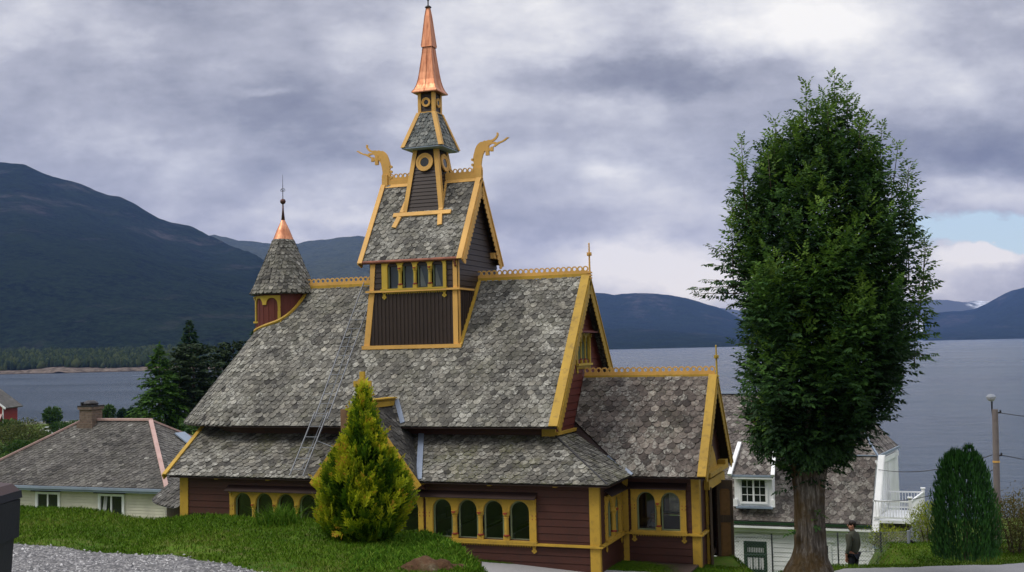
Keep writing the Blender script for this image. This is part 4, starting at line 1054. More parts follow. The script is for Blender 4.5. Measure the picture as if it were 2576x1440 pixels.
# tower roof
Vt, _ = slope_dirs(ST); TEY = R0-TE; TEZ = ZT-ST*TE; Lt = TE*math.hypot(1, ST)
tr = MB()
slate_plane(tr, (TG0, TEY, TEZ), (1,0,0), Vt, [(0,0),(TG1-TG0,0),(TG1-TG0,Lt),(0,Lt)], .20, .145)
slate_plane(tr, (TG1, 2*R0-TEY, TEZ), (-1,0,0), (0,-Vt.y,Vt.z), [(0,0),(TG1-TG0,0),(TG1-TG0,Lt),(0,Lt)], .4, .3)
tr.build('tower_roof', M['slate'], tow)
cl = MB(); slate_plane(cl, (TG0, TEY, TEZ), (1,0,0), Vt, [(0,0),(TG1-TG0,0),(TG1-TG0,Lt),(0,Lt)], .2, .145) if False else None
tsf = MB()
for sg in (-1, 1):
    tsf.prism([(TG0+.02,R0+sg*(TE-.01),TEZ-.03),(TG1-.02,R0+sg*(TE-.01),TEZ-.03),(TG1-.02,R0,ZT-.06),(TG0+.02,R0,ZT-.06)], (0,0,-.03))
tsf.build('tower_soffit', M['canopy'], tow)
gt = MB(); gt.tube([(TG0+.05,TEY-.03,TEZ-.04),(TG1-.08,TEY-.03,TEZ-.04)], .055, 10); gt.tube([(TG1-.25,TEY-.03,TEZ-.06),(TG1-.22,TEY,TEZ-.22),(TG1-.2,TY0-.08,TEZ-.26)], .035, 8); gt.build('copper_gutter', M['copperdark'], tow)
barge(TG1, R0, ZT, ST, TEY, 'orange', .14, .30, 1, parent=tow, over=.05); barge(TG0, R0, ZT, ST, TEY, 'orange', .12, .26, -1, parent=tow, over=.05)
tbm = MB(); tbm.box(TG1-.30, TG1-.02, R0+1.02, R0+1.5, TEZ+.12, TEZ+.30); tbm.build('tie_beam', M['orange'], tow)
crest('tower_crest', (-16.0,R0,ZT-.0), (-14.75,R0,ZT-.0), .15, .078, .047, .16, 'orange', parent=CH); crest('tower_crest', (-14.0,R0,ZT), (-12.86,R0,ZT), .15, .078, .047, .16, 'orange', parent=CH)
# boards lying on the tower roof round the belfry foot
fb = MB(); up_ = (0,-ST,1)
def TRp(x, z): return Vector((x, R0-(ZT-z)/ST, z)) + Vector((0,-ST,1)).normalized()*.045
fb.beam(TRp(-15.36,4.07), TRp(-13.44,4.07), .14, .05, up_); fb.beam(TRp(-13.70,3.66), TRp(-13.78,4.00), .14, .06, up_); fb.beam(TRp(-13.80,4.14), TRp(-13.90,5.1), .13, .05, up_)
fb.beam(TRp(-15.22,3.66), TRp(-15.13,4.0), .15, .06, up_); fb.beam(TRp(-15.1,4.14), TRp(-14.95,5.1), .13, .05, up_)
fb.build('belfry_foot_boards', M['orange'], tow)
# dragon heads
AP = [(1058,1440),(1060,1400),(1055,1360),(1062,1330),(1056,1300),(1062,1260),(1075,1210),(1085,1185),(1100,1165),(1118,1150),(1135,1150),(1150,1141),(1165,1145),(1182,1138),(1195,1141),(1215,1136),(1235,1120),(1247,1100),(1245,1086),(1251,1079),(1259,1088),(1257,1108),(1243,1134),(1226,1150),(1205,1160),(1235,1160),(1246,1170),(1258,1163),(1285,1158),(1308,1142),(1328,1128),(1341,1134),(1327,1142),(1312,1156),(1287,1169),(1264,1178),(1244,1192),(1226,1205),(1214,1199),(1234,1181),(1206,1173),(1186,1186),(1180,1202),(1152,1232),(1136,1262),(1127,1300),(1121,1350),(1129,1400),(1128,1440)]
def dragon(mir):
    b = MB(); px0 = 1101; kx, kz = .00418, .00350
    xb = -12.80 if not mir else -15.98; sg = -1 if mir else 1; zb = 5.24
    pts = [Vector((xb+sg*(x-px0)*kx, R0-.03, zb+(1440-y)*kz)) for x, y in AP]
    b.prism(pts, (0,.06,0))
    def rb(x0, x1, y0, y1, t): b.box(*sorted((xb+sg*(x0-px0)*kx, xb+sg*(x1-px0)*kx)), R0-t, R0+t, zb+(1440-y1)*kz, zb+(1440-y0)*kz)
    rb(1158,1183,1185,1272,.045); rb(1140,1215,1212,1234,.04); rb(1196,1216,1200,1240,.036); rb(1078,1124,1372,1470,.07)
    for y in (1395,1345,1300): b.tube([Vector((xb+sg*(1052-px0)*kx, R0-.03, zb+(1440-y)*kz)), Vector((xb+sg*(1052-px0)*kx, R0+.03, zb+(1440-y)*kz))], .045, 10)
    # carved drop down the gable
    for q in range(5): b.box(xb+sg*.02-.05, xb+sg*.02+.05, R0-.06, R0+.06, ZT-.10-q*.12, ZT-.04-q*.12)
    b.build('dragon_head', M['orange'], CH)
dragon(False); dragon(True)
# belfry shaft (square, battered), lantern and spire
BX = -14.40
def frustum(mb, h0, z0, h1, z1, cx=BX, cy=R0, mi=0):
    P = []
    for h, z in ((h0, z0), (h1, z1)): P += [(cx-h,cy-h,z),(cx+h,cy-h,z),(cx+h,cy+h,z),(cx-h,cy+h,z)]
    mb.add(P, [[3,2,1,0],[4,5,6,7],[0,1,5,4],[1,2,6,5],[2,3,7,6],[3,0,4,7]], mi)
bs = MB(); z = 3.98; hz = lambda z: .665+(.385-.665)*(z-4.05)/(6.15-4.05)
while z < 6.12:
    frustum(bs, hz(z)-.01, z, hz(z+.115)-.028, z+.115); z += .115
bel = bs.build('belfry', M['tarbrown'], CH)
def edges4(mb, f, w, t):
    """boards along the four corners; f -> list of 2 (half, z)"""
    (h0, z0), (h1, z1) = f
    for sx in (-1, 1):
        for sy in (-1, 1):
            p = Vector((BX+sx*h0, R0+sy*h0, z0)); q = Vector((BX+sx*h1, R0+sy*h1, z1)); o = Vector((sx, 0, 0)); o2 = Vector((0, sy, 0))
            mb.prism([p+o*t+o2*t, p-o*w+o2*t, p-o*w, p], q-p); mb.prism([p+o*t+o2*(t-.002), p+o*t-o2*w, p-o2*w, p], q-p)
be = MB(); edges4(be, [(.675,4.03),(.385,6.15)], .12, .02); be.build('corner_board', M['orange'], bel)
def round_window(cz, h, ro, ri, par, hs):
    for ax in range(4):
        a = math.pi/2*ax; N_ = Vector((math.sin(a), -math.cos(a), 0)); U_ = Vector((math.cos(a), math.sin(a), 0)); c = Vector((BX, R0, cz)) + N_*h
        tilt = (Vector((0,0,1)) - N_*hs).normalized(); nn = U_.cross(tilt).normalized()
        if nn.dot(N_) < 0: nn = -nn
        b = MB(); K = 20
        for (r1, r2, t) in ((ro, (ro+ri)/2+.01, .045), ((ro+ri)/2+.01, ri, .03)):
            for k in range(K):
                t0, t1 = 2*math.pi*k/K, 2*math.pi*(k+1)/K; e0 = U_*math.cos(t0)+tilt*math.sin(t0); e1 = U_*math.cos(t1)+tilt*math.sin(t1)
                b.prism([c+e0*r1, c+e1*r1, c+e1*r2, c+e0*r2], nn*t)
        w = b.build('round_window', M['orange'], par)
        b = MB(); b.prism([c+nn*.004+(U_*math.cos(2*math.pi*k/16)+tilt*math.sin(2*math.pi*k/16))*(ri+.006) for k in range(16)], nn*.012); b.build('pane', M['blackglass'], w)
round_window(5.70, .452, .285, .145, CH, .133)
sk = MB()
for ax in range(4):
    a = math.pi/2*ax; N_ = Vector((math.sin(a), -math.cos(a), 0)); U_ = Vector((math.cos(a), math.sin(a), 0))
    O = Vector((BX, R0, 6.16)) + N_*.65 - U_*.65; Vv = (Vector((0,0,1.10)) - N_*.38); Lk = Vv.length
    slate_plane(sk, O, U_, Vv, [(0,0),(1.3,0),(.65+.27,Lk),(.65-.27,Lk)], .135, .125)
sk.build('belfry_skirt_roof', M['slateN'], bel)
se = MB(); edges4(se, [(.668,6.17),(.285,7.28)], .095, .035); se.build('hip_board', M['orange'], bel)
su = MB(); frustum(su, .67, 6.125, .67, 6.155); frustum(su, .60, 6.10, .64, 6.125); su.build('skirt_fascia', M['greyblue'], bel)
ln = MB(); z = 7.22
while z < 7.88: frustum(ln, .262, z, .25, min(z+.09, 7.89)); z += .09
lan = ln.build('lantern', M['tarbrown'], CH)
le = MB(); edges4(le, [(.265,7.22),(.265,7.89)], .085, .018); frustum(le, .285, 7.22, .285, 7.30)
le.build('corner_board', M['orange'], lan)
round_window(7.59, .262, .145, .078, CH, 0)
spz = MB(); prof = [(.425,7.90),(.425,7.93),(.36,8.02),(.31,8.15),(.27,8.32),(.235,8.55),(.20,8.85),(.165,9.15),(.145,9.38)]
for k in range(len(prof)-1): frustum(spz, prof[k][0], prof[k][1], prof[k+1][0], prof[k+1][1])
frustum(spz, .185,9.36,.18,9.40); p2 = [(.18,9.40),(.165,9.55),(.125,9.95),(.085,10.35),(.045,10.62)]
for k in range(len(p2)-1): frustum(spz, p2[k][0], p2[k][1], p2[k+1][0], p2[k+1][1])
for ax in range(4):                                # standing seams
    a = math.pi/2*ax; N_ = Vector((math.sin(a), -math.cos(a), 0)); U_ = Vector((math.cos(a), math.sin(a), 0))
    for off in (0.0, .999, -.999):
        for P_ in (prof[1:], p2):
            if off == 0 and P_ is p2: continue
            spz.tube([Vector((BX,R0,0))+N_*(h+.002)+U_*off*h+Vector((0,0,z)) for h, z in P_], .011, 5)
spire = spz.build('spire', M['copper'], lan)
sx = MB(); sx.lathe((BX,R0,0), [(.02,10.60),(.105,10.63),(.09,10.66),(.03,10.70)], 16); sx.tube([(BX,R0,10.68),(BX,R0,11.75)], .022, 8); sx.beam((BX-.22,R0,11.3),(BX+.22,R0,11.3), .03, .04); sx.lathe((BX,R0,0), [(.02,10.84),(.045,10.88),(.02,10.92)], 10)
sx.build('spire_cross', M['iron'], spire)
#%%PART4

# ------------------------------------------------------------------ ladders and rope on the roof
def ladder(label, p0, p1, q0, q1, n, mtop=M['steel'], hook=False):
    """p0->p1 left rail, q0->q1 right rail"""
    L = thing('ladder', tuple(p0), label, 'ladder', 'ladders lying on the church roof')
    p0, p1, q0, q1 = map(Vector, (p0, p1, q0, q1))
    for a, b in ((p0, p1), (q0, q1)):
        m = MB(); m.beam(a, b, .022, .036, (0,-1,1)); m.build('rail', mtop, L)
    for i in range(n):
        t = (i+.6)/n; m = MB(); a = p0+(p1-p0)*t; b = q0+(p1-p0)*t
        if (b-q0).length > (q1-q0).length: b = a + (q0-p0)
        m.tube([a, b], .010, 6); m.build('rung', mtop, L)
    return L
nU = Vector((0,-SN,1)).normalized()*.09
lad2 = ladder('long grey roof ladder reaching from the upper eaves to the ridge', Vector((-16.62,28.10,-1.99))+nU, Vector((-16.74,R0-.04,ZR+.05))+nU, Vector((-16.20,28.10,-1.99))+nU, Vector((-16.30,30.80,1.22))+nU, 15)
lad1 = ladder('short grey ladder bridging the lower roof below the upper eaves', Vector((-16.84,27.10,-3.50))+Vector((0,-.05,.09)), Vector((-16.62,28.08,-1.72)), Vector((-16.42,27.10,-3.50))+Vector((0,-.05,.09)), Vector((-16.20,28.08,-1.72)), 6)
b = MB(); b.tube([(-16.55,27.2,-3.25),(-16.47,27.75,-2.5),(-16.35,28.2,-1.72),(-16.38,29.2,-.42),(-16.45,30.0,.6)], .008, 5); b.tube([(-16.40,27.75,-2.5),(-15.9,27.6,-2.62),(-15.5,27.5,-2.75)], .008, 5)
tag(b.build('rope', M['galv']), 'thin pale rope running down the roof between the ladder rails', 'rope')

# ------------------------------------------------------------------ houses
def window(par, mp, u0, u1, z0, z1, cols=2, rows=3, casements=1, frame=.07, m=M['white'], pane=M['blackglass'], name='window', proud=.05, curtain=False):
    b = MB()
    for r_ in (rect(u0-frame,u0,z0-frame,z1+frame), rect(u1,u1+frame,z0-frame,z1+frame), rect(u0,u1,z1,z1+frame), rect(u0,u1,z0-frame,z0)): slab(b, mp, r_, .0, proud)
    wd = (u1-u0)/casements
    for c in range(casements):
        a = u0+c*wd
        for x in (a, a+wd-.035): slab(b, mp, rect(x, x+.035, z0, z1), .004, proud*.8)
        for y in (z0, z1-.035): slab(b, mp, rect(a+.035, a+wd-.035, y, y+.035), .004, proud*.8)
        for k in range(1, cols): x = a+wd*k/cols; slab(b, mp, rect(x-.011, x+.011, z0+.035, z1-.035), .004, proud*.6)
        for k in range(1, rows): y = z0+(z1-z0)*k/rows; slab(b, mp, rect(a+.035, a+wd-.035, y-.011, y+.011), .004, proud*.55)
    w = b.build(name, m, par)
    g = MB(); slab(g, mp, rect(u0, u1, z0, z1), .001, .003); g.build('pane', pane, w)
    if curtain:
        c = MB()
        for k in range(8):
            x0 = u0+.03+k*.03; x1 = x0+.028
            slab(c, mp, [(x0,z0+.04),(x1,z0+.04),(x0+.6*(u1-u0)*.3-(k*.012),z1-.03),(x0+.6*(u1-u0)*.3-(k*.012)-.03,z1-.03)], .0035, .006)
        c.build('curtain', M['curtain'], w)
    return w
# left: low cream house with a hipped slate roof
LH = thing('cream_house', (-37, 44, -8.2), 'low cream boarded house with hipped slate roof, pink ridge mortar and one chimney', 'house')
ez, hz_ = -5.735, -3.10; hw = 4.0; x0, x1 = -42.93, -30.97; s_h = (hz_-ez)/hw; Lr = hw*math.hypot(1, s_h)
r = MB()
slate_plane(r, (x0, 40, ez), (1,0,0), (0,1,s_h), [(0,0),(x1-x0,0),(x1-x0-hw,Lr),(hw,Lr)], .30, .16, rf=lambda u, v: min(1, max(0, RS.gauss(.42,.17) + .12*math.sin(u*.9+1)*math.cos(v*1.3))))
slate_plane(r, (x1, 40, ez), (0,1,0), (-1,0,s_h), [(0,0),(8,0),(4,Lr)], .30, .17, rf=lambda u, v: RS.gauss(.72,.1))
slate_plane(r, (x0, 48, ez), (0,-1,0), (1,0,s_h), [(0,0),(8,0),(4,Lr)], .5, .34)
slate_plane(r, (x1, 48, ez), (-1,0,0), (0,-1,s_h), [(0,0),(x1-x0,0),(x1-x0-hw,Lr),(hw,Lr)], .5, .34)
r.build('roof', M['slateD'], LH)
r = MB(); A, B = Vector((x0+hw,44,hz_+.05)), Vector((x1-hw,44,hz_+.05))
r.beam(A, B, .26, .10)
for c, e in (((x0,40,ez+.05),A),((x0,48,ez+.05),A),((x1,40,ez+.05),B),((x1,48,ez+.05),B)): r.beam(c, e, .19, .08)
r.build('ridge_mortar', M['pinkridge'], LH)
w = MB()
for m_, rg in ((pmap((0,40.4,0),(1,0,0),(0,-1,0)), (x0+.4,x1-.4)), (pmap((0,47.6,0),(1,0,0),(0,1,0)), (x0+.4,x1-.4)), (pmap((x1-.4,0,0),(0,1,0),(1,0,0)), (40.4,47.6)), (pmap((x0+.4,0,0),(0,1,0),(-1,0,0)), (40.4,47.6))):
    clap(w, m_, lambda z, rg=rg: rg, -8.3, -5.75, .13, seed=3)
w.build('wall', M['cream'], LH)
g = MB(); g.beam((x0,39.96,ez-.06),(x1,39.96,ez-.06), .12, .11); g.beam((x0,39.98,ez-.16),(x1,39.98,ez-.16), .04, .10); g.beam((x1+.02,39.95,ez-.06),(x1+.02,48,ez-.06), .1, .11); g.build('gutter', M['greyblue'], LH)
MLH = pmap((0,40.38,0),(1,0,0),(0,-1,0))
for i, (a, c_) in enumerate(((-38.32,-37.12),(-34.80,-33.58))):
    wn_ = window(LH, MLH, a, c_, -7.3, -6.12, 1, 1, 2, .10, proud=.06, curtain=(i == 1)); 
    h = MB(); h.prism([MLH(a-.22,-5.98,.02),MLH(c_+.22,-5.98,.02),MLH(c_+.24,-6.03,.2),MLH(a-.24,-6.03,.2)], (0,0,.03)); h.build('hood', M['iron'], wn_)
c = MB(); cx, cy_ = -38.4, 43.9
c.box(cx-.37,cx+.37,cy_-.37,cy_+.37,-3.9,-2.42); c.box(cx-.43,cx+.43,cy_-.43,cy_+.43,-2.55,-2.42); c.box(cx-.46,cx+.46,cy_-.46,cy_+.46,-3.6,-3.2)
ch = c.build('chimney', M['chimney'], LH)
c = MB(); c.box(cx-.44,cx+.44,cy_-.44,cy_+.44,-2.42,-2.36); c.lathe((cx,cy_,0), [(.34,-2.36),(.36,-2.26),(.28,-2.18),(.15,-2.12)], 12); c.box(cx-.36,cx-.26,cy_-.3,cy_+.3,-2.36,-2.2); c.build('chimney_cap', M['iron'], ch)
sk_ = MB(); V0 = Vector((-1,0,s_h)).normalized(); O = Vector((x1,40,ez))+Vector((0,4.3,0))+V0*2.2+Vector((s_h,0,1)).normalized()*.08
sk_.prism([O, O+Vector((0,.75,0)), O+Vector((0,.75,0))+V0*1.3, O+V0*1.3], (.03,0,.05)); sk_.build('skylight', M['greyblue'], LH)

# right: white house with mansard slate roof, dormer and balcony
RH = thing('white_house', (-6.5, 48, -9.9), 'white boarded house with mansard roof of diamond slates, dormer window and corner balcony', 'house')
XRr, XRl = -2.40, -12.5
e0 = Vector((0,43.9,-6.86)); bk = Vector((0,45.25,-4.46)); rg = Vector((0,48.2,-2.20))
r = MB()
v1 = bk-e0; v2 = rg-bk
slate_plane(r, (XRl,e0.y,e0.z), (1,0,0), v1, [(0,0),(XRr-.12-XRl,0),(XRr+.12-XRl,v1.length),(0,v1.length)], .27, .17)
slate_plane(r, (XRl,bk.y-.05,bk.z-.03), (1,0,0), v2, [(0,0),(-2.27-XRl,0),(-3.9-XRl,v2.length),(0,v2.length)], .27, .17)
P1, P2, P3 = Vector((-2.22,45.2,-4.47)), Vector((-1.60,49.3,-4.47)), Vector((-3.75,48.2,-2.20))
Uh = (P2-P1).normalized(); nh = Uh.cross(P3-P1).normalized(); Vh2 = nh.cross(Uh).normalized(); q = P3-P1
slate_plane(r, P1, Uh, Vh2, [(0,0),((P2-P1).length,0),(q.dot(Uh),q.dot(Vh2))], .3, .26, 'round')
for (a, b_) in ((Vector((XRl,51.15,-4.46)), Vector((XRl,48.2,-2.2))), (Vector((XRl,52.5,-6.86)), Vector((XRl,51.15,-4.46)))):
    r.add([a, b_, b_+Vector((9.2,0,0)), a+Vector((10.6,0,0))], [[0,1,2,3]], 0, .3)
r.build('roof', M['slateW'], RH)
r = MB(); r.beam((XRl,48.2,-2.15),(-3.75,48.2,-2.15), .3, .05); r.beam((-3.75,48.2,-2.17),(P1.x,P1.y,P1.z+.02), .05, .03); r.beam((XRl,45.2,-4.44),(-2.3,45.2,-4.44), .04, .04); r.beam(P1, P2, .08, .10); r.build('roof_edging', M['greyblue'], RH)
MRH = pmap((0,44.2,0),(1,0,0),(0,-1,0))
w = MB(); clap(w, MRH, lambda z: (XRl,-2.50), -10.1, -6.98, .17, [(-7.3,-6.34,-9.8,-7.6),(-4.95,-4.07,-8.6,-7.62)], seed=5)
G = [Vector(p) for p in ((-2.50,44.2,-10.1),(-2.50,44.2,-6.95),(-2.30,45.25,-4.55),(-1.70,49.2,-4.55),(-1.70,49.2,-6.95),(-1.70,49.2,-10.1))]
w.prism(G, (-.12,0,0)); w.prism([(XRl,44.25,-10.1),(XRl,44.25,-6.95),(XRl,45.3,-4.6),(XRl,48.2,-2.3),(XRl,51.1,-4.6),(XRl,52.4,-6.95),(XRl,52.4,-10.1)], (.1,0,0))
w.box(XRl,-1.75,52.2,52.35,-10.1,-6.9); w.box(-1.9,-1.75,49.2,52.2,-10.1,-4.7)
w.build('wall', M['white'], RH)
g = MB(); g.beam((XRl,43.86,-6.93),(XRr-.12,43.86,-6.93), .10, .08); g.build('eaves_board', M['doorgreen'], RH)
g = MB(); g.beam((XRl,43.9,-7.08),(XRr-.12,43.9,-7.08), .16, .08); g.beam((XRl,44.08,-7.22),(-2.5,44.08,-7.22), .12, .16); g.tube([(-2.46,44.0,-7.1),(-2.45,44.06,-7.4),(-2.45,44.1,-10.0)], .05, 8); g.build('gutter', M['white'], RH)
g = MB(); g.prism([(-2.50,43.82,-7.10),(-2.28,43.82,-7.10),(-2.02,45.18,-4.42),(-2.22,45.18,-4.42)], (0,.07,.0)); g.prism([(-2.28,43.84,-7.10),(-2.26,44.3,-7.1),(-2.0,45.3,-4.42),(-2.02,45.2,-4.42)], (.03,0,0)); g.build('verge_board', M['white'], RH)
# gable windows and eaves lines
mg = pmap(G[1]+Vector((.02,0,6.95)), (G[3]-G[2]).normalized(), Vector((G[3]-G[2])).cross(Vector((0,0,1))).normalized())
window(RH, mg, 2.0, 2.5, -6.5, -5.2, 1, 3, 1, .07)
g = MB(); slab(g, mg, rect(3.0,3.12,-10,-4.9), .0, .10); slab(g, mg, rect(.9,5.0,-4.80,-4.62), .0, .12); g.build('trim', M['white'], RH)
# dormer
d = MB(); MD = pmap((0,43.95,0),(1,0,0),(0,-1,0))
d.prism([(-7.52,43.95,-6.30),(-6.02,43.95,-6.30),(-6.08,43.95,-5.14),(-7.50,43.95,-5.14)], (0,1.3,0)); 
dm = d.build('dormer', M['white'], RH)
window(dm, MD, -7.26, -6.30, -6.17, -5.28, 2, 3, 2, .05, m=M['white'])
d = MB(); O = Vector((-7.62,43.72,-5.10)); Vd = Vector((0,1.55,1.30)); slate_plane(d, O, (1,0,0), Vd, [(0,0),(1.68,0),(1.60,Vd.length),(.22,Vd.length)], .26, .16, 'dia', Lk=1.9); d.build('dormer_roof', M['slateW'], dm)
d = MB(); d.prism([(-7.70,43.62,-5.14),(-7.54,43.62,-5.14),(-7.34,44.95,-4.02),(-7.48,44.95,-4.02)], (0,-.05,.09)); d.prism([(-6.06,43.62,-5.14),(-5.92,43.62,-5.14),(-5.98,44.95,-4.02),(-6.1,44.95,-4.02)], (0,-.05,.09)); d.box(-7.52,-5.98,43.66,43.80,-5.24,-5.17)
d.box(-7.56,-7.40,43.88,43.945,-6.32,-6.05); d.box(-6.12,-5.98,43.88,43.945,-6.32,-6.05); d.build('dormer_boards', M['white'], dm)
d = MB(); d.box(-7.56,-5.98,43.64,43.74,-5.165,-5.09); d.build('dormer_gutter', M['greyblue'], dm); d = MB(); d.box(-7.45,-6.05,43.80,43.94,-6.38,-6.31); d.build('dormer_sill', M['greyblue'], dm)
# door with curtained lights, gabled head
dr = MB(); slab(dr, MRH, rect(-7.26,-6.38,-9.75,-7.67), .0, .03)
for u0, u1, z0, z1 in ((-7.26,-7.15,-9.75,-7.67),(-6.49,-6.38,-9.75,-7.67),(-7.15,-6.49,-8.25,-8.12),(-7.15,-6.49,-7.74,-7.67)): slab(dr, MRH, rect(u0,u1,z0,z1), .03, .07)
for k in range(5): x = -7.15+.66*(k+.5)/5; slab(dr, MRH, rect(x-.012,x+.012,-8.12,-7.74), .03, .06)
for k in range(1,3): x = -7.15+.66*k/3; slab(dr, MRH, rect(x-.018,x+.018,-9.7,-8.25), .03, .06)
do = dr.build('door', M['doorgreen'], RH)
dc = MB()
for k in range(6): x = -7.13+.105*k; slab(dc, MRH, [(x,-8.62),(x+.09,-8.62),(x+.09,-8.30),(x,-8.30)], .031, .034); slab(dc, MRH, [(x+.02,-8.75),(x+.07,-8.75),(x+.09,-8.62),(x,-8.62)], .031, .034)
for k in range(5): x = -7.13+.132*k; slab(dc, MRH, rect(x,x+.10,-8.10,-7.92), .031, .034)
dc.build('curtain', M['curtain'], do)
df2 = MB()
for u0, u1, z0, z1 in ((-7.44,-7.26,-9.8,-7.67),(-6.38,-6.20,-9.8,-7.67),(-7.50,-6.14,-7.67,-7.55)): slab(df2, MRH, rect(u0,u1,z0,z1), .0, .06)
slab(df2, MRH, [(-7.55,-7.52),(-6.09,-7.52),(-6.82,-7.36)], .0, .08); df2.build('door_surround', M['white'], RH)
window(RH, MRH, -4.90, -4.07, -8.45, -7.70, 2, 2, 1, .08)
g = MB(); slab(g, MRH, rect(-5.1,-3.87,-7.60,-7.50), 0, .10); g.build('window_head', M['white'], RH)
c = MB(); c.box(-7.10,-6.55,46.6,47.2,-4.2,-2.42); c.box(-7.15,-6.5,46.55,47.25,-2.54,-2.42); c.build('chimney', M['redbrick'], RH)
# balcony
BA, BB, BC, BD = Vector((-2.42,44.0,-6.70)), Vector((-1.12,44.0,-6.70)), Vector((-.70,46.85,-6.70)), Vector((-2.0,46.85,-6.70))
bl = MB(); bl.prism([BA,BB,BC,BD], (0,0,-.10)); bal = bl.build('balcony', M['white'], RH)
def rail_run(p, q):
    m = MB(); Z = Vector((0,0,1)); m.beam(p+Z*.70, q+Z*.70, .07, .05); m.beam(p+Z*.10, q+Z*.10, .04, .06); L = (q-p).length; n_ = int(L/.10)
    for k in range(1, n_): c0 = p+(q-p)*k/n_; m.beam(c0+Z*.13, c0+Z*.675, .045, .022, (q-p))
    m.build('balustrade', M['white'], bal)
rail_run(BA, BB); rail_run(BB, BC); rail_run(BD, BC)
for p in (BB, BC):
    m = MB(); m.box(p.x-.06,p.x+.06,p.y-.06,p.y+.06,p.z,p.z+.84); m.box(p.x-.09,p.x+.09,p.y-.09,p.y+.09,p.z+.84,p.z+.88); m.build('newel_post', M['white'], bal)
lw_ = MB(); slate_plane(lw_, (-2.5,43.95,-7.62), (1,0,0), (0,.45,.80), [(0,0),(1.75,0),(1.45,.92),(0,.92)], .26, .16, 'dia', Lk=1.9)
O = Vector((-.75,43.95,-7.62)); lw_.add([O, Vector((-.3,47.2,-7.62)), Vector((-.65,46.9,-6.82)), Vector((-1.05,44.4,-6.82))], [[0,1,2,3]], 0, .4); lw_.build('wing_roof', M['slateW'], RH)
w = MB(); clap(w, pmap((0,44.15,0),(1,0,0),(0,-1,0)), lambda z: (-2.4,-.95), -10.1, -7.66, .17, seed=8); w.prism([(-.95,44.15,-10.1),(-.95,44.15,-7.66),(-.5,47.1,-7.66),(-.5,47.1,-10.1)], (-.1,0,0)); w.build('wing_wall', M['white'], RH)
w = MB(); w.beam((-2.5,43.92,-7.68),(-.74,43.92,-7.68), .08, .09); w.build('wing_gutter', M['greyblue'], RH)

# far left: red timber house by the shore
def far_red_house():
    o = SD(-107.5, 230, -15.0); t = thing('red_house', tuple(o), 'red timber house with white trimmed gables on the shore at the left edge', 'house')
    U = Vector((_cy,_sy,0)); N = Vector((_sy,-_cy,0)); m = lambda u, z, w=0: o + U*u + N*w + Vector((0,0,z))
    def box(mb, u0,u1,w0,w1,z0,z1): slab(mb, m, rect(u0,u1,z0,z1), w0, w1)
    b = MB(); box(b,-8,3.0,-7,0,0,5.3); b.prism([m(-2.5-1.5,5.3,0),m(3.0,5.3,0),m(-.9,8.2,0),m(-2.5,8.2,0)], N*-7); b.build('wall', M['barnred'], t)
    b = MB(); b.prism([m(3.9,4.75,.7),m(4.0,4.95,.7),m(-1.0,8.75,.7),m(-1.0,8.45,.7)], N*-8.2); b.build('roof', M['slateD'], t)
    b = MB(); b.prism([m(3.95,4.6,.85),m(4.05,4.95,.85),m(-1.0,8.8,.85),m(-1.0,8.4,.85)], N*-.14); b.prism([m(-.4,8.1,.9),m(-.1,8.2,.9),m(-1.9,11.6,.9),m(-2.1,11.2,.9)], N*-.14); b.tube([m(-2.0,11.0,.8),m(-2.0,12.6,.8),m(-2.0,13.4,.8)], [.14,.09,.03], 6)
    b.prism([m(3.0,0,.05),m(3.2,0,.05),m(3.2,5.1,.05),m(3.0,5.1,.05)], N*-.2); b.build('trim', M['white'], t)
    b = MB(); b.prism([m(-.6,8.2,-.2),m(-3.4,8.2,-.2),m(-2.0,11.1,-.2)], N*-5); b.build('upper_roof', M['slateD'], t)
    window(t, m, -2.8, -1.5, 4.9, 6.9, 1, 2, 1, .2, proud=.1)
    b = MB(); b.prism([m(-7,2.7,2.4),m(3.6,2.7,2.4),m(3.0,3.7,.02),m(-7,3.7,.02)], (0,0,-.12)); b.build('porch_roof', M['pinkridge'], t)
    b = MB(); box(b,-7,2.6,1.9,2.1,0,2.6); b.build('porch', M['barnred'], t)
far_red_house()
q0, q1 = SD(-118,258,0), SD(-60,262,0)
b = MB()
b.beam(Vector((q0.x,q0.y,-15.6)), Vector((q1.x,q1.y,-15.6)), .9, 1.7); tag(b.build('sea_wall', M['concrete']), 'low pale stone sea wall along the left shore', 'wall')
def car():
    o = SD(-81.5, 198, float(zg(-81.5,198))+.1); t = thing('parked_car', tuple(o), 'small white car parked on the shore lawn beside the left bushes', 'car')
    U = Vector((_cy,_sy,0)); N = Vector((_sy,-_cy,0)); m = lambda u, z, w=0: o + U*u + N*w + Vector((0,0,z))
    b = MB(); slab(b, m, [(-2.0,.35),(2.0,.35),(2.05,.8),(1.3,.95),(.8,1.42),(-1.1,1.45),(-1.9,1.0),(-2.05,.7)], -1.6, 0); b.build('body', M['carwhite'], t)
    b = MB(); slab(b, m, [(-1.5,.98),(1.1,.97),(.75,1.34),(-1.05,1.36)], .001, .01); b.build('window', M['blackglass'], t)
    for u in (-1.25,1.25):
        b = MB(); b.tube([m(u,.33,.02),m(u,.33,-.2)], .32, 14); b.build('wheel', M['plastic'], t)
car()

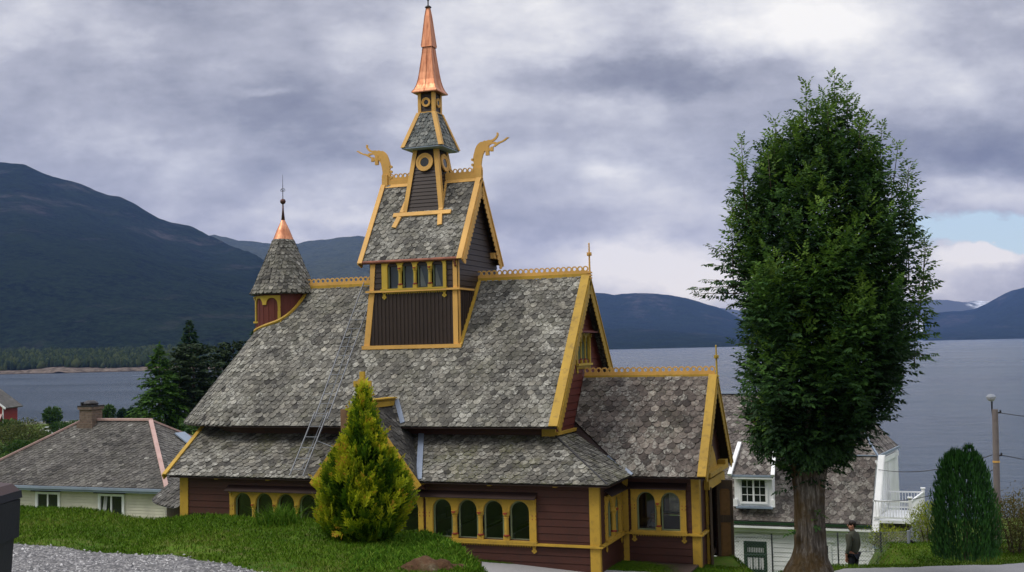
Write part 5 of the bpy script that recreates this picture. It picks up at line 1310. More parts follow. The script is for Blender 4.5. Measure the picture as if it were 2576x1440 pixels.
# ------------------------------------------------------------------ foliage machinery
def unit(v): return v/np.maximum(np.linalg.norm(v, axis=-1, keepdims=True), 1e-9)
def rdir(n, up=0.0, flat=1.0):
    v = RNG.normal(size=(n,3)); v[:,2] = v[:,2]*flat + up; return unit(v)
def diamonds(C, A, B, L, Wd, fold=None):
    L = np.asarray(L).reshape(-1,1)*np.ones((len(C),1)); Wd = np.asarray(Wd).reshape(-1,1)*np.ones((len(C),1))
    m = C + A*L*.45; V = np.stack([C, m+B*Wd*.5, C+A*L, m-B*Wd*.5], 1).reshape(-1,3)
    F = np.arange(len(C)*4).reshape(-1,4); return V, F
def perp(A, R_=None):
    R_ = rdir(len(A)) if R_ is None else R_
    return unit(np.cross(A, R_))
class FOL:
    def __init__(s): s.C=[];s.A=[];s.B=[];s.L=[];s.W=[];s.R=[]
    def add(s, C, A, B, L, W, R):
        n = len(C); s.C.append(C); s.A.append(A); s.B.append(B)
        for lst, x in ((s.L,L),(s.W,W),(s.R,R)): lst.append(np.broadcast_to(np.asarray(x,float), (n,)).copy())
    def build(s, name, mt, parent=None):
        C = np.concatenate(s.C); V, F = diamonds(C, np.concatenate(s.A), np.concatenate(s.B), np.concatenate(s.L), np.concatenate(s.W))
        return npmesh(name, V, F, mt, parent, rnd=np.clip(np.concatenate(s.R), 0, 1))
def lumps(P, n, rad, amp):
    """push a cloud of points into uneven clumps"""
    c = P[RNG.integers(0, len(P), n)]; return c
def cam_lat(): return np.array([_cy,_sy,0]), np.array([-_sy,_cy,0])
LAT, DEP = cam_lat()

# ---- big ash tree
def ash():
    base = SD(6.95, 27.0, -5.36); bz = float(base.z); t = thing('ash_tree', tuple(base), 'tall dense pollarded ash tree with thick mossy trunk beside the church door', 'tree')
    k = 104.6; yb = 1419; xb = 2015
    T_ = [(1200,1985,2065),(1170,1935,2092),(1130,1892,2115),(1060,1864,2170),(1000,1852,2228),(900,1850,2292),(800,1846,2328),(700,1836,2318),(620,1826,2300),(550,1832,2300),(480,1850,2282),(430,1872,2262),(390,1900,2240),(350,1940,2215),(310,1990,2190),(275,2030,2165),(250,2075,2135)]
    ys = np.array([r[0] for r in T_])[::-1]; xl = np.array([r[1] for r in T_])[::-1]; xr = np.array([r[2] for r in T_])[::-1]
    def env(z): y = yb - z*k; return (np.interp(y, ys, xl)-xb)/k, (np.interp(y, ys, xr)-xb)/k
    # trunk
    m = MB(); K = 28; rows = []
    prof = [(-.25,.60,.52),(0,.53,.50),(.18,.44,.45),(.45,.395,.42),(.9,.375,.40),(1.4,.37,.39),(1.9,.385,.41),(2.25,.43,.46),(2.6,.50,.52),(2.95,.53,.55),(3.2,.40,.40)]
    rr = np.random.default_rng(2); ph = rr.uniform(0, 6.28, 8)
    fs = []; vs = []
    zz = np.linspace(-.25, 3.2, 46)
    for z in zz:
        r1 = .95*np.interp(z, [p[0] for p in prof], [p[1] for p in prof]); cx = -.02 - .10*max(0, .5-z)*.6 + .02*z
        for q in range(K):
            th = 2*math.pi*q/K; rad = r1*(1 + .05*math.sin(3*th+ph[0]+z*.8) + .035*math.sin(7*th+ph[1]-z*1.3) + .02*math.sin(13*th+ph[2]+z*3) + .16*max(0,.35-z)*math.sin(5*th+ph[3])**2)
            vs.append(base + Vector(LAT)*(cx+rad*math.cos(th)) + Vector(DEP)*(rad*math.sin(th)) + Vector((0,0,z)))
    n_ = len(zz)
    fs = [[i*K+q, i*K+(q+1)%K, (i+1)*K+(q+1)%K, (i+1)*K+q] for i in range(n_-1) for q in range(K)]
    m.add(vs, fs); m.build('trunk', M['bark'], t, smooth=True)
    # limbs rising from the pollard head
    lb = MB()
    for i in range(26):
        th = RNG.uniform(0, 6.28); r1 = RNG.uniform(.1,.45); z1 = RNG.uniform(3.5, 8.5); l, r_ = env(z1); hw_ = (r_-l)/2; c = (l+r_)/2; f = RNG.uniform(.1,.7)
        p0 = base + Vector(LAT)*(r1*math.cos(th)) + Vector(DEP)*(r1*math.sin(th)) + Vector((0,0,2.7))
        p2 = base + Vector(LAT)*(c + f*hw_*math.cos(th)) + Vector(DEP)*(f*hw_*math.sin(th)) + Vector((0,0,z1))
        p1 = p0*.5+p2*.5 + (Vector(LAT)*math.cos(th)+Vector(DEP)*math.sin(th))*.5*f
        lb.tube([p0,p1,p2], [.075,.045,.012], 6)
    F = FOL()
    def compound(P, A, scale, rb):
        """pinnate leaves: P base points, A rachis directions"""
        n = len(P); S = unit(np.cross(A, np.tile([0,0,1.0],(n,1))+RNG.normal(0,.35,(n,3)))); Nn = unit(np.cross(S, A)); Lr_ = RNG.uniform(.20,.30,n)*scale
        for j in range(4):
            tt = (.25+.22*j)
            for sg in (-1, 1):
                c = P + A*(Lr_*tt)[:,None]; dirv = unit(A*.55 + S*sg*.8 - Nn*0 + np.array([0,0,-.35]) + RNG.normal(0,.15,(n,3)))
                F.add(c, dirv, unit(np.cross(dirv, Nn+RNG.normal(0,.35,(n,3)))), RNG.uniform(.095,.135,n)*scale*(1-.1*j), RNG.uniform(.042,.058,n)*scale, rb+RNG.normal(0,.08,n))
        c = P + A*(Lr_)[:,None]*.98; dv = unit(A + np.array([0,0,-.4])); F.add(c, dv, unit(np.cross(dv, Nn)), 0.115*scale, .05*scale, rb+RNG.normal(0,.08,n))
    def shoot(tips, ups, lens, rtip, dens_=9, rspan=.6):
        """leafy shoots: tips (n,3) local (lat, dep, z)"""
        n = len(tips)
        for j in range(dens_):
            f = j/(dens_-1); pos = tips - ups*(lens*f)[:,None]
            phase = RNG.uniform(0, 6.28, n)
            for q in range(2):
                a = phase + q*math.pi + j*1.57; out = np.stack([np.cos(a), np.sin(a), np.zeros(n)], 1)
                A = unit(out*(.55+.5*f) + ups*(.75-.55*f) + np.array([0,0,-.35*f]))
                compound(pos + RNG.normal(0,.02,(n,3)), A, 1.14*(.74+.45*min(f*2,1)), rtip - rspan*f + RNG.normal(0,.06,n))
    # general crown shoots
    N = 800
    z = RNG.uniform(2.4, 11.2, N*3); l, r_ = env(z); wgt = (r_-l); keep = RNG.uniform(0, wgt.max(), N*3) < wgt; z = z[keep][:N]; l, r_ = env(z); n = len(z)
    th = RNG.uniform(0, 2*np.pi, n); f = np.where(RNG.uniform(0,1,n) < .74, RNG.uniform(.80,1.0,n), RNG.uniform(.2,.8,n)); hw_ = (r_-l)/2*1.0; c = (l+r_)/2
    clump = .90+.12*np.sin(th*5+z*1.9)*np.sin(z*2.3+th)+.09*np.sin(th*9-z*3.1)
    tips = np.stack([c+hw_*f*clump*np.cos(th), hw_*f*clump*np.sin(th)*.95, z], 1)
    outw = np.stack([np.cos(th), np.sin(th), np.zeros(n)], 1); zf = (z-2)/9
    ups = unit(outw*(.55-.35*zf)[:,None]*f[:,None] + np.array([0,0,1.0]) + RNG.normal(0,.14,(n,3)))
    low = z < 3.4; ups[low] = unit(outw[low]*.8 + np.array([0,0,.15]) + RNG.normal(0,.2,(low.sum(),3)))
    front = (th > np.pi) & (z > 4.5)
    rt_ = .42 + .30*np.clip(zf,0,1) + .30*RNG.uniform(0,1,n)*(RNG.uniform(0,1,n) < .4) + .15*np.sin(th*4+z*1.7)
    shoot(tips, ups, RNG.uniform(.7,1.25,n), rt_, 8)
    # leading shoots that break the outline
    LD = [(2119,188,0),(2100,225,.3),(2138,230,-.3),(2039,218,-.2),(2055,262,.3),(2171,251,.2),(2190,300,-.2),(1965,298,0),(1985,350,.4),(1950,355,-.3),(2239,317,.1),(2220,350,.4),(2255,380,-.4),(1875,352,-.1),(1890,410,.4),(1862,420,-.4),(2305,454,.2),(2285,430,-.3),(2080,280,-.5),(2120,290,.6),(2010,300,.2),(2150,330,-.7),(1925,400,-.6),(2200,400,.6),
          (1850,500,.2),(1838,560,-.3),(2310,520,.3),(2322,600,-.2),(2325,690,.2),(2318,640,-.3),(2322,780,.4),(2300,560,.2)]
    tips = np.array([[(x-xb)/k, dp*1.3, (yb-y)/k] for x, y, dp in LD]); n = len(tips)
    ups = unit(np.stack([tips[:,0]*.03, tips[:,1]*.05, np.ones(n)], 1)+RNG.normal(0,.04,(n,3))); shoot(tips, ups, np.full(n, 1.35), np.full(n, .95), 13, .55)
    sh = lb
    for tp, u in zip(tips, ups): 
        a = base + Vector(LAT)*tp[0] + Vector(DEP)*tp[1] + Vector((0,0,tp[2])); uu = Vector(LAT)*u[0]+Vector(DEP)*u[1]+Vector((0,0,u[2])); sh.tube([a, a-uu*1.5], [.006,.016], 5)
    # side sprays
    SB = [(1801,618,-1,.35),(1795,660,-1,.1),(1752,722,-1,.05),(1760,735,-1,-.15),(1790,700,-1,.1),(1830,640,-1,.5),(2345,717,1,.3),(2342,800,1,.1),(2330,850,1,-.1),(2335,760,1,.2),(2310,900,1,-.1),(1870,940,-1,-.1),(1850,860,-1,.1),(1868,1040,-1,-.2),(1850,760,-1,.0)]
    tips = np.array([[(x-xb)/k, RNG.uniform(-.4,.4), (yb-y)/k] for x, y, *_ in SB]); ups = unit(np.array([[sx_, 0, uz] for *_, sx_, uz in SB])+RNG.normal(0,.08,(len(SB),3)))
    shoot(tips, ups, np.full(len(SB), .75), np.full(len(SB), .55), 6, .3)
    for tp, u in zip(tips, ups):
        a = base + Vector(LAT)*tp[0] + Vector(DEP)*tp[1] + Vector((0,0,tp[2])); uu = Vector(LAT)*u[0]+Vector(DEP)*u[1]+Vector((0,0,u[2])); sh.tube([a, a-uu*.9], [.005,.014], 5)
    # front-side brighter shoots standing in front of the dark mass
    n = 60; tips = np.stack([RNG.uniform(-1.6,.9,n), RNG.uniform(-2.4,-1.7,n), RNG.uniform(4.8,8.0,n)], 1)
    shoot(tips, unit(np.array([[0,-.1,1]])+RNG.normal(0,.12,(n,3))), np.full(n, 1.1), RNG.uniform(.6,.95,n), 10, .45)
    # drooping fringe under the crown and ivy-like sprouts on the trunk
    n = 50; a = RNG.uniform(0, 6.28, n); z = RNG.uniform(2.45, 3.2, n); l, r_ = env(z); tips = np.stack([(l+r_)/2+(r_-l)/2*np.cos(a), 1.1*np.sin(a), z], 1)
    shoot(tips, unit(np.stack([np.cos(a)*.5, np.sin(a)*.5, np.full(n,-.8)],1)), np.full(n,.6), RNG.uniform(.2,.45,n), 6, .2)
    n = 3; tips = np.stack([np.where(RNG.uniform(0,1,n)<.75, -.44, .1)+RNG.normal(0,.04,n), np.full(n,-.25), RNG.uniform(.2,1.4,n)],1)
    shoot(tips, unit(np.array([[-.6,-.5,.4]])+RNG.normal(0,.25,(n,3))), np.full(n,.10), np.full(n,.6), 2, .1)
    # inner leaves so little light comes straight through
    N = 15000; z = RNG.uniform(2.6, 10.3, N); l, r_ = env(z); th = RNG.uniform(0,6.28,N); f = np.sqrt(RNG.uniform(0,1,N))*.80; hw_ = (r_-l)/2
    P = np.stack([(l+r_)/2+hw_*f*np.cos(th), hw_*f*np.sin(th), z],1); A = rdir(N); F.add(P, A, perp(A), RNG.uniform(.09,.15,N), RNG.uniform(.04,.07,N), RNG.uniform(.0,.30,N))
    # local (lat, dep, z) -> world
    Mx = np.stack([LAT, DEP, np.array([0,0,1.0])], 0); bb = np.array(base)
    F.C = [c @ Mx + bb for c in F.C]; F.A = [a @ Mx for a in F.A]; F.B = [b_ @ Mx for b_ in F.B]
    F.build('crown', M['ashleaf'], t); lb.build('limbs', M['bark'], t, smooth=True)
ash()

# ---- conifers and bushes
def conifer(base, H, Rb, label, mt, n=150, leaf=.34, droop=.35, group=None, zr0=.06, prof=None, name='spruce_tree', tw=.12, jag=.25, cat='tree', trunk=.012, rbias=0):
    t = thing(name, tuple(base), label, cat, group); bb = np.array(base)
    m = MB(); m.tube([base, base+Vector((0,0,H*.5)), base+Vector((0,0,H*.97))], [H*trunk*1.4, H*trunk, H*.002], 8); m.build('trunk', M['twig'], t)
    F = FOL()
    for i in range(n):
        zf = zr0 + (1-zr0)*(i+RNG.uniform(0,1))/n; rad = Rb*(prof(zf) if prof else (1-zf)**.85)*RNG.uniform(1-jag,1+jag); az_ = RNG.uniform(0,6.28)
        kk = max(3, int(rad/leaf*9)); tt = RNG.uniform(.12,1,kk)**.8
        d = np.array([math.cos(az_), math.sin(az_), 0]); up_t = .55*(zf-.35)
        P = bb + np.outer(tt*rad, d) + np.outer(np.ones(kk), [0,0,zf*H]); P[:,2] += (tt*up_t - droop*tt**1.6*(1-zf))*rad*.9
        side = np.array([-d[1], d[0], 0]); sg = RNG.choice([-1,1], kk)
        P += np.outer(RNG.normal(0,.10,kk)*rad*.8*tt, side)
        A = unit(d*.6 + side*sg[:,None]*RNG.uniform(.2,1,kk)[:,None] + np.array([0,0,-.25]) + RNG.normal(0,.22,(kk,3)))
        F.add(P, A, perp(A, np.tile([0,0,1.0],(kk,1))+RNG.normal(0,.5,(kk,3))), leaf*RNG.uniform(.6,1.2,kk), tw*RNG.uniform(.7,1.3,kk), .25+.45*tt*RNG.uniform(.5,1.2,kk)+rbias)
    A = np.tile([0,0,1.0],(6,1)); F.add(bb+np.outer(np.linspace(.9,1,6)*H,[0,0,1]), unit(A+RNG.normal(0,.2,(6,3))), perp(A), leaf, tw, .6)
    F.build('crown', mt, t); return t
def bush(base, rx, ry, H, label, mt, n=2500, leaf=.12, lw=.06, name='bush', cat='bush', group=None, stem=True, lump=7, up=.2, rb=.0, bottom=.0):
    t = thing(name, tuple(base), label, cat, group); bb = np.array(base)
    if stem:
        m = MB()
        for i in range(5):
            a = i*1.26+RNG.uniform(0,1); m.tube([base+Vector((math.cos(a)*.05,math.sin(a)*.05,-.1)), base+Vector((math.cos(a)*rx*.3,math.sin(a)*rx*.3,H*.45)), base+Vector((math.cos(a)*rx*.5,math.sin(a)*rx*.5,H*.75))], [H*.02,H*.012,H*.004], 5)
        m.build('stems', M['twig'], t)
    F = FOL(); K = lump
    for q in range(K):
        u = rdir(1)[0]; u[2] = abs(u[2])*.9
        c = np.array([u[0]*rx*.55, u[1]*ry*.55, H*(.42+.35*u[2])]); rad = RNG.uniform(.36,.55)
        nn = n//K; D_ = rdir(nn); f = RNG.uniform(.55,1.05,nn)**.6
        P = bb + c*np.array([1,1,1]) + D_*f[:,None]*np.array([rx*rad*1.35, ry*rad*1.35, H*rad*.85]); P[:,2] = np.maximum(P[:,2], bb[2]+bottom*H)
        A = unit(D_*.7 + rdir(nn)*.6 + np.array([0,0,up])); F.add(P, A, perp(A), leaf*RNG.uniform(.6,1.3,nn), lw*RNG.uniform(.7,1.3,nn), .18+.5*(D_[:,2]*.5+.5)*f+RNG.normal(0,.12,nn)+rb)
    F.build('foliage', mt, t); return t
def at(x, y, d): return PX(x, y, d)
G_TR = 'conifers behind the cream house'
conifer(at(402,1095,96), 7.7, 2.9, 'light green drooping conifer, leftmost of the group behind the cream house', M['larch'], 300, .40, .5, G_TR, name='conifer', tw=.13, jag=.35, rbias=.12)
conifer(at(478,1095,112), 11.4, 3.2, 'tallest dark spruce with a pointed top behind the cream house', M['spruce'], 330, .46, .40, G_TR, name='spruce_tree', tw=.16, jag=.4)
conifer(at(488,1085,100), 7.4, 2.8, 'dull brownish green pine in front of the tallest spruce', M['pine'], 150, .42, .2, G_TR, zr0=.3, prof=lambda z: math.sin(math.pi*min(1, max(0, (z-.12)/.95)))**.7, name='pine_tree', tw=.17, jag=.3, trunk=.02)
conifer(at(452,1092,98), 5.6, 1.6, 'small dark pine between the light conifer and the spruce', M['pine'], 110, .40, .25, G_TR, zr0=.2, prof=lambda z: math.sin(math.pi*min(1, max(0, (z-.05)/1.0)))**.7, name='pine_tree', tw=.15)
conifer(at(588,1060,120), 8.2, 2.6, 'round topped pine half hidden by the left slope of the church roof', M['pine'], 170, .5, .2, G_TR, zr0=.25, prof=lambda z: math.sin(math.pi*min(1, max(0, (z-.10)/.98)))**.6, name='pine_tree', tw=.2)
conifer(at(636,1000,130), 7.6, 1.8, 'spruce whose tip shows just left of the round turret', M['spruce'], 110, .5, .4, G_TR, tw=.18)
conifer(at(355,1085,104), 2.9, 1.1, 'little dark spruce at the left foot of the light conifer', M['spruce'], 80, .34, .3, G_TR, tw=.13)
bush(at(535,1100,84), 2.2, 1.5, 2.0, 'pale brownish scrub above the right end of the cream house roof', M['bushpale'], 2200, .22, .10)
bush(at(500,1090,80), 1.6, 1.2, 1.0, 'low green scrub below the pines, above the cream house roof', M['bushgreen'], 1500, .2, .1)
G_SH = 'small trees along the shore lawn'
def rtree(x, y, d, r, H, label, mt=M['bushgreen'], grp=G_SH, n=1600, leaf=.55):
    bush(at(x, y, d), r, r, H, label, mt, n, leaf, leaf*.5, name='round_tree', cat='tree', group=grp, lump=9, bottom=.12)
rtree(131,1072,245, 2.0, 3.7, 'round dark green tree standing alone against the water, left of the chimney')
rtree(272,1062,235, 1.25, 3.1, 'small round tree just right of the chimney')
rtree(248,1064,238, .9, 2.4, 'tiny round tree touching the right side of the chimney')
rtree(308,1062,230, .8, 2.2, 'tiny pointed dark tree above the middle of the cream roof', M['spruce'])
rtree(334,1068,210, 1.1, 2.6, 'dark bushy tree above the right half of the cream roof', M['spruce'])
G_LB = 'bushes on the slope left of the cream house'
bush(at(40,1160,108), 3.4, 2.6, 3.6, 'large pale willow like bush at the left edge below the red house', M['bushpale'], 5200, .28, .09, name='willow_bush', group=G_LB, lump=12, rb=-.05)
bush(at(55,1165,92), 1.5, 1.3, 1.7, 'dark green rounded bush in front of the pale willow bush', M['bushgreen'], 2000, .2, .1, group=G_LB, rb=-.15)
bush(at(145,1100,185), 2.5, 2.0, 2.2, 'dark green bush below the lone round tree', M['bushgreen'], 2200, .34, .17, group=G_LB, rb=-.1)
bush(at(190,1098,190), 2.6, 2.0, 2.3, 'dark green bush nearest the left hip of the cream roof', M['bushgreen'], 2200, .34, .17, group=G_LB)
bush(at(100,1120,150), 2.2, 2.0, 1.6, 'mid green bush between the willow bush and the lawn', M['bushgreen'], 2000, .3, .15, group=G_LB, rb=.08)
bush(at(12,1215,64), 1.8, 1.3, 1.5, 'green bush at the left edge behind the cream house roof', M['bushgreen'], 1600, .2, .1, group=G_LB)
# shore strip trees behind the cream house to close the view of the bank
rtree(20,1100,190, 2.4, 2.4, 'dark bush in front of the red house porch')

# ---- golden thuja in front
def thuja():
    base = SD(-1.345, 10.0, -1.68); t = thing('golden_thuja', tuple(base), 'golden yellow cone shaped thuja growing on the grass bank in front of the church', 'shrub')
    bb = np.array(base); H = 1.33
    zp = [0,.04,.13,.25,.37,.49,.61,.73,.85,1.0]; rp = [.19,.27,.345,.375,.365,.305,.215,.135,.07,.015]
    ph = RNG.uniform(0,6.28,6)
    m = MB(); m.tube([base, base+Vector((.01,0,H*.5)), base+Vector((0,0,H))], [.035,.022,.004], 6); m.build('trunk', M['twig'], t)
    F = FOL()
    def frond(P, A, scale, rb):
        n = len(P); S = unit(np.cross(A, rdir(n))); L = RNG.uniform(.085,.14,n)*scale
        for j in range(6):
            f = .12+.16*j; sg = 1 if j % 2 else -1
            d = unit(A*.85 + S*sg*.65 + RNG.normal(0,.08,(n,3))); ll = L*(.62-.06*j)
            F.add(P+A*(L*f)[:,None], d, unit(np.cross(d, np.cross(A,S))), ll, .017*scale, rb-.10+.04*j+RNG.normal(0,.05,n))
            d2 = unit(A*.95 - S*sg*.35 + RNG.normal(0,.08,(n,3)))
            F.add(P+A*(L*f)[:,None]+d*(ll*.45)[:,None], d2, unit(np.cross(d2, np.cross(A,S))), ll*.55, .013*scale, rb+RNG.normal(0,.06,n))
        F.add(P, A, unit(np.cross(A, np.cross(A,S))), L*1.05, .016*scale, rb-.1)
    N = 3000
    zf = RNG.uniform(0,1,N*2); rr_ = np.interp(zf, zp, rp); keep = RNG.uniform(0,.42,N*2) < rr_; zf = zf[keep][:N]; rr_ = rr_[keep][:N]; n = len(zf)
    th = RNG.uniform(0,6.28,n); q = RNG.uniform(0,1,n); f = np.where(q < .7, RNG.uniform(.78,1.03,n), RNG.uniform(.3,.78,n))
    cl = 1+.10*np.sin(4*th+ph[0]+zf*9)+.07*np.sin(7*th+ph[1]-zf*15)+.05*np.sin(zf*40+ph[2]+2*th)
    P = bb + np.stack([rr_*f*cl*np.cos(th), rr_*f*cl*np.sin(th), zf*H*.98+.02],1)
    A = unit(np.stack([np.cos(th)*.62, np.sin(th)*.62, .75+.7*zf],1)+RNG.normal(0,.24,(n,3)))
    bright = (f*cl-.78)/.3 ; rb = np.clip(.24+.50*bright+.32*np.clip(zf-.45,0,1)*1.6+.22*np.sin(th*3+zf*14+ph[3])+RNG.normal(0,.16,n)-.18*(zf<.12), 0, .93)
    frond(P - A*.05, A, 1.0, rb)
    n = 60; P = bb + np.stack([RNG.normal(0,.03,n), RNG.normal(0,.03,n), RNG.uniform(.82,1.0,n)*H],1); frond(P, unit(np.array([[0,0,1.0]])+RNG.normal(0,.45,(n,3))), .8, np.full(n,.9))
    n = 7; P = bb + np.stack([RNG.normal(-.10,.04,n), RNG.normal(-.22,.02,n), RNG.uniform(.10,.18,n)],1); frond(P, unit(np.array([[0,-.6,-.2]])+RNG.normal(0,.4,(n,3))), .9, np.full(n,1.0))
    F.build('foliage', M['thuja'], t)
thuja()
st = MB(); p = SD(-1.55, 10.28, 0); st.box(p.x-.028,p.x+.028,p.y-.028,p.y+.028,-1.75,-.53); tag(st.build('wooden_stake', M['stake']), 'rough square wooden stake standing behind the golden thuja', 'stake')
# ---- columnar juniper
def juniper():
    base = PX(2432, 1408, 27.2); t = thing('columnar_juniper', tuple(base), 'dense dark green columnar juniper standing left of the lamp post', 'shrub')
    bb = np.array(base); H = 2.66; F = FOL(); N = 15000
    m = MB(); m.tube([base, base+Vector((0,0,H*.6))], [.07,.02], 6); m.build('trunk', M['twig'], t)
    zp = [0,.06,.2,.4,.55,.7,.8,.9,1.0]; rp = [.66,.78,.82,.79,.72,.62,.54,.40,.05]
    for cx, hh, sc2, fr in ((0,1.0,1.0,.70),(-.17,.97,.84,.18),(.16,1.0,.76,.16)):
        n = int(N*fr); zf = RNG.uniform(0,1,n); rr_ = np.interp(zf, zp, rp)*(sc2 if cx else 1); th = RNG.uniform(0,6.28,n); f = RNG.uniform(.62,1.0,n)
        if cx == 0: zf = zf*.93; rr_ = np.interp(zf, zp, rp)
        cl = 1+.06*np.sin(9*th+zf*3)+.05*np.sin(17*th-zf*5)
        P = np.stack([cx*np.clip(zf*1.2,0,1)+rr_*f*cl*np.cos(th), rr_*f*cl*np.sin(th)*.9, zf*H*hh],1)
        A = unit(np.stack([np.cos(th)*.22, np.sin(th)*.22, np.ones(n)],1)+RNG.normal(0,.13,(n,3)))
        Mx = np.stack([LAT, DEP, np.array([0,0,1.0])], 0)
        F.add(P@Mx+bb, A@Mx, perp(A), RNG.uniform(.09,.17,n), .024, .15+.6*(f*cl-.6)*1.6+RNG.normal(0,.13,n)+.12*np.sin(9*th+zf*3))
    F.build('foliage', M['juniper'], t)
juniper()
bush(PX(2235,1412,33.4), .80, .6, .98, 'yellow green spreading bush in front of the fence corner', M['yellowbush'], 2600, .07, .022, name='spreading_bush', lump=14, up=.1)
bush(PX(2340,1408,32.6), .60, .5, 1.5, 'tall yellow green bush between the fence corner and the dark juniper', M['yellowbush'], 3600, .07, .024, name='spreading_bush', lump=12, up=.5)
bush(PX(2555,1408,30.5), .75, .8, 1.55, 'reddish green wild shrub at the right edge behind the lamp post', M['bushred'], 5200, .06, .03, name='wild_shrub', lump=16, up=.3)
bush(PX(2620,1408,32), 1.1, .9, 2.0, 'taller wild shrub cut by the right edge of the view', M['bushred'], 3800, .06, .03, name='wild_shrub', lump=12, up=.3)

# ------------------------------------------------------------------ street lamp and cables
def lamp():
    base = PX(2512, 1415, 32.0); top = PX(2503, 1030, 32.0); t = thing('street_lamp', tuple(base), 'grey wooden lamp post with one arm and round opal bowl at the right edge', 'street lamp')
    m = MB(); m.tube([base-Vector((0,0,.3)), base+(top-base)*.5, top], [.105,.092,.080], 12); m.build('pole', M['pole'], t)
    l = PX(2493, 1000, 32.0); m = MB(); m.tube([top-Vector((.06,0,.25)), top+Vector((-.08,0,.02)), l+Vector((.02,0,-.04)), l+Vector((0,0,.04))], .022, 6); m.build('arm', M['iron'], t)
    m = MB(); m.lathe(l, [(.03,.09),(.07,.085),(.13,.03),(.145,.0),(.13,-.01)][::-1], 16); hd = m.build('lamp_hood', M['galv'], t)
    m = MB(); m.lathe(l, [(.02,-.115),(.07,-.10),(.115,-.05),(.125,-.01)], 16); m.build('lamp_bowl', M['lampglass'], hd, smooth=True)
    m = MB(); c = base+(top-base)*.655; m.tube([c-Vector((0,0,.02)), c+Vector((0,0,.03))], .098, 12); m.build('yellow_band', M['orange'], t)
    for f in (.70,.98):
        c = base+(top-base)*f; m = MB(); m.box(c.x+.05,c.x+.16,c.y-.02,c.y+.02,c.z-.03,c.z+.01); m.tube([c+Vector((.14,0,-.02)), c+Vector((.14,0,.06))], .025, 8); m.build('insulator', M['iron'], t)
    b2 = MB(); b2.box(base.x-.16,base.x-.02,base.y-.1,base.y+.05,base.z-.1,base.z+.26); b2.build('base_block', M['concrete'], t)
    return base, top
LB, LT = lamp()
def cable(p, q, sag, label, r=.011):
    p, q = Vector(p), Vector(q); m = MB(); m.tube([p+(q-p)*t - Vector((0,0,sag*4*t*(1-t))) for t in [i/24 for i in range(25)]], r, 5)
    tag(m.build('overhead_cable', M['iron']), label, 'cable', 'overhead cables tied to the lamp post')
f70 = LB+(LT-LB)*.70
cable(LT+Vector((.12,0,-.1)), PX(2900,1060,34), .12, 'upper cable leading right from the top of the lamp post')
cable(f70+Vector((.12,0,0)), PX(2900,1188,34), .10, 'lower cable leading right from the middle of the lamp post')
cable(f70+Vector((-.1,0,0)), Vector((-2.28,45.1,-4.95)), .25, 'cable from the lamp post to the white house gable', .012)
cable(LB+(LT-LB)*.60+Vector((-.1,0,0)), BA+Vector((.05,0,.72)), .30, 'cable from the lamp post to the balcony of the white house', .012)

# ------------------------------------------------------------------ chain link fence
def fence():
    p0 = PX(1800,1352,32.5); p1 = PX(2285,1338,32.0); p2 = PX(2308,1310,37.5)
    t = thing('chain_link_fence', tuple(p1), 'grey chain link fence between the grass bank and the white house', 'fence')
    Z = Vector((0,0,1))
    def run(a, b, h0, h1, n):
        L = (b-a).length; d = (b-a).normalized(); m = MB(); pitch = .085; k = int((L+1.2)/pitch); nn = d.cross(Z)
        for i in range(-14, k+14):
            for sg in (-1, 1):
                x0, y0 = i*pitch, 0.0; x1, y1 = x0+sg*1.05, 1.05
                if sg < 0: x0, x1 = x0+0, x1
                # clip in x
                if x1 == x0: continue
                ts = sorted(((0-x0)/(x1-x0), (L-x0)/(x1-x0))); t0, t1 = max(0, ts[0]), min(1, ts[1])
                if t1 <= t0: continue
                P = [a + d*(x0+(x1-x0)*t_) - Z*(1.05*(1-(y0+(y1-y0)*t_)/1.05)) for t_ in (t0, t1)]
                m.beam(P[0], P[1], .0045, .0045, nn)
        for h in (0, -.52, -1.05): m.beam(a+Z*h, b+Z*h, .007, .007)
        m.build('wire_mesh', M['galv'], t)
    run(p0, p1, 0, 0, 0); run(p1, p2, 0, 0, 0)
    for x in (1836,1941,2107,2215):
        c = PX(x, 1348+(x-1941)*-.02, 32.45); m = MB(); m.tube([c+Z*.05, c-Z*1.7], .022, 6); m.build('post', M['iron'], t)
    for c, h in ((p1,.03),(p2,.03),(p1+(p2-p1)*.5,.03)):
        m = MB(); m.tube([c+Z*h, c-Z*1.6], .042, 8); m.build('post', M['galv'], t)
    m = MB(); m.tube([p1+Z*-.25+Vector((.05,0,0)), PX(2385,1425,33)], .03, 6); m.build('brace', M['iron'], t)
fence()

# ------------------------------------------------------------------ people
def skin_obj(name, chains, mt, parent, sub=2):
    """chains: list of lists of (x,y,z,r); first chain starts at the pelvis; later chains start at a point already used"""
    vs, es, rs = [], [], []; idx = {}
    for ch in chains:
        prev = None
        for (x, y, z, r_) in ch:
            k = (round(x,4), round(y,4), round(z,4))
            if k not in idx: idx[k] = len(vs); vs.append((x,y,z)); rs.append(r_)
            if prev is not None and prev != idx[k]: es.append((prev, idx[k]))
            prev = idx[k]
    me = bpy.data.meshes.new(name); me.from_pydata(vs, es, []); me.materials.append(mt)
    bm = bmesh.new(); bm.from_mesh(me); sl_ = bm.verts.layers.skin.verify()
    for i, v in enumerate(bm.verts): v[sl_].radius = (rs[i], rs[i]); v[sl_].use_root = (i == 0)
    bm.to_mesh(me); bm.free()
    o = bpy.data.objects.new(name, me); COL.objects.link(o); o.parent = parent
    sm_ = o.modifiers.new('skin', 'SKIN'); sm_.use_smooth_shade = True; sm_.branch_smoothing = .3
    s = o.modifiers.new('sub', 'SUBSURF'); s.levels = sub; s.render_levels = sub
    return o
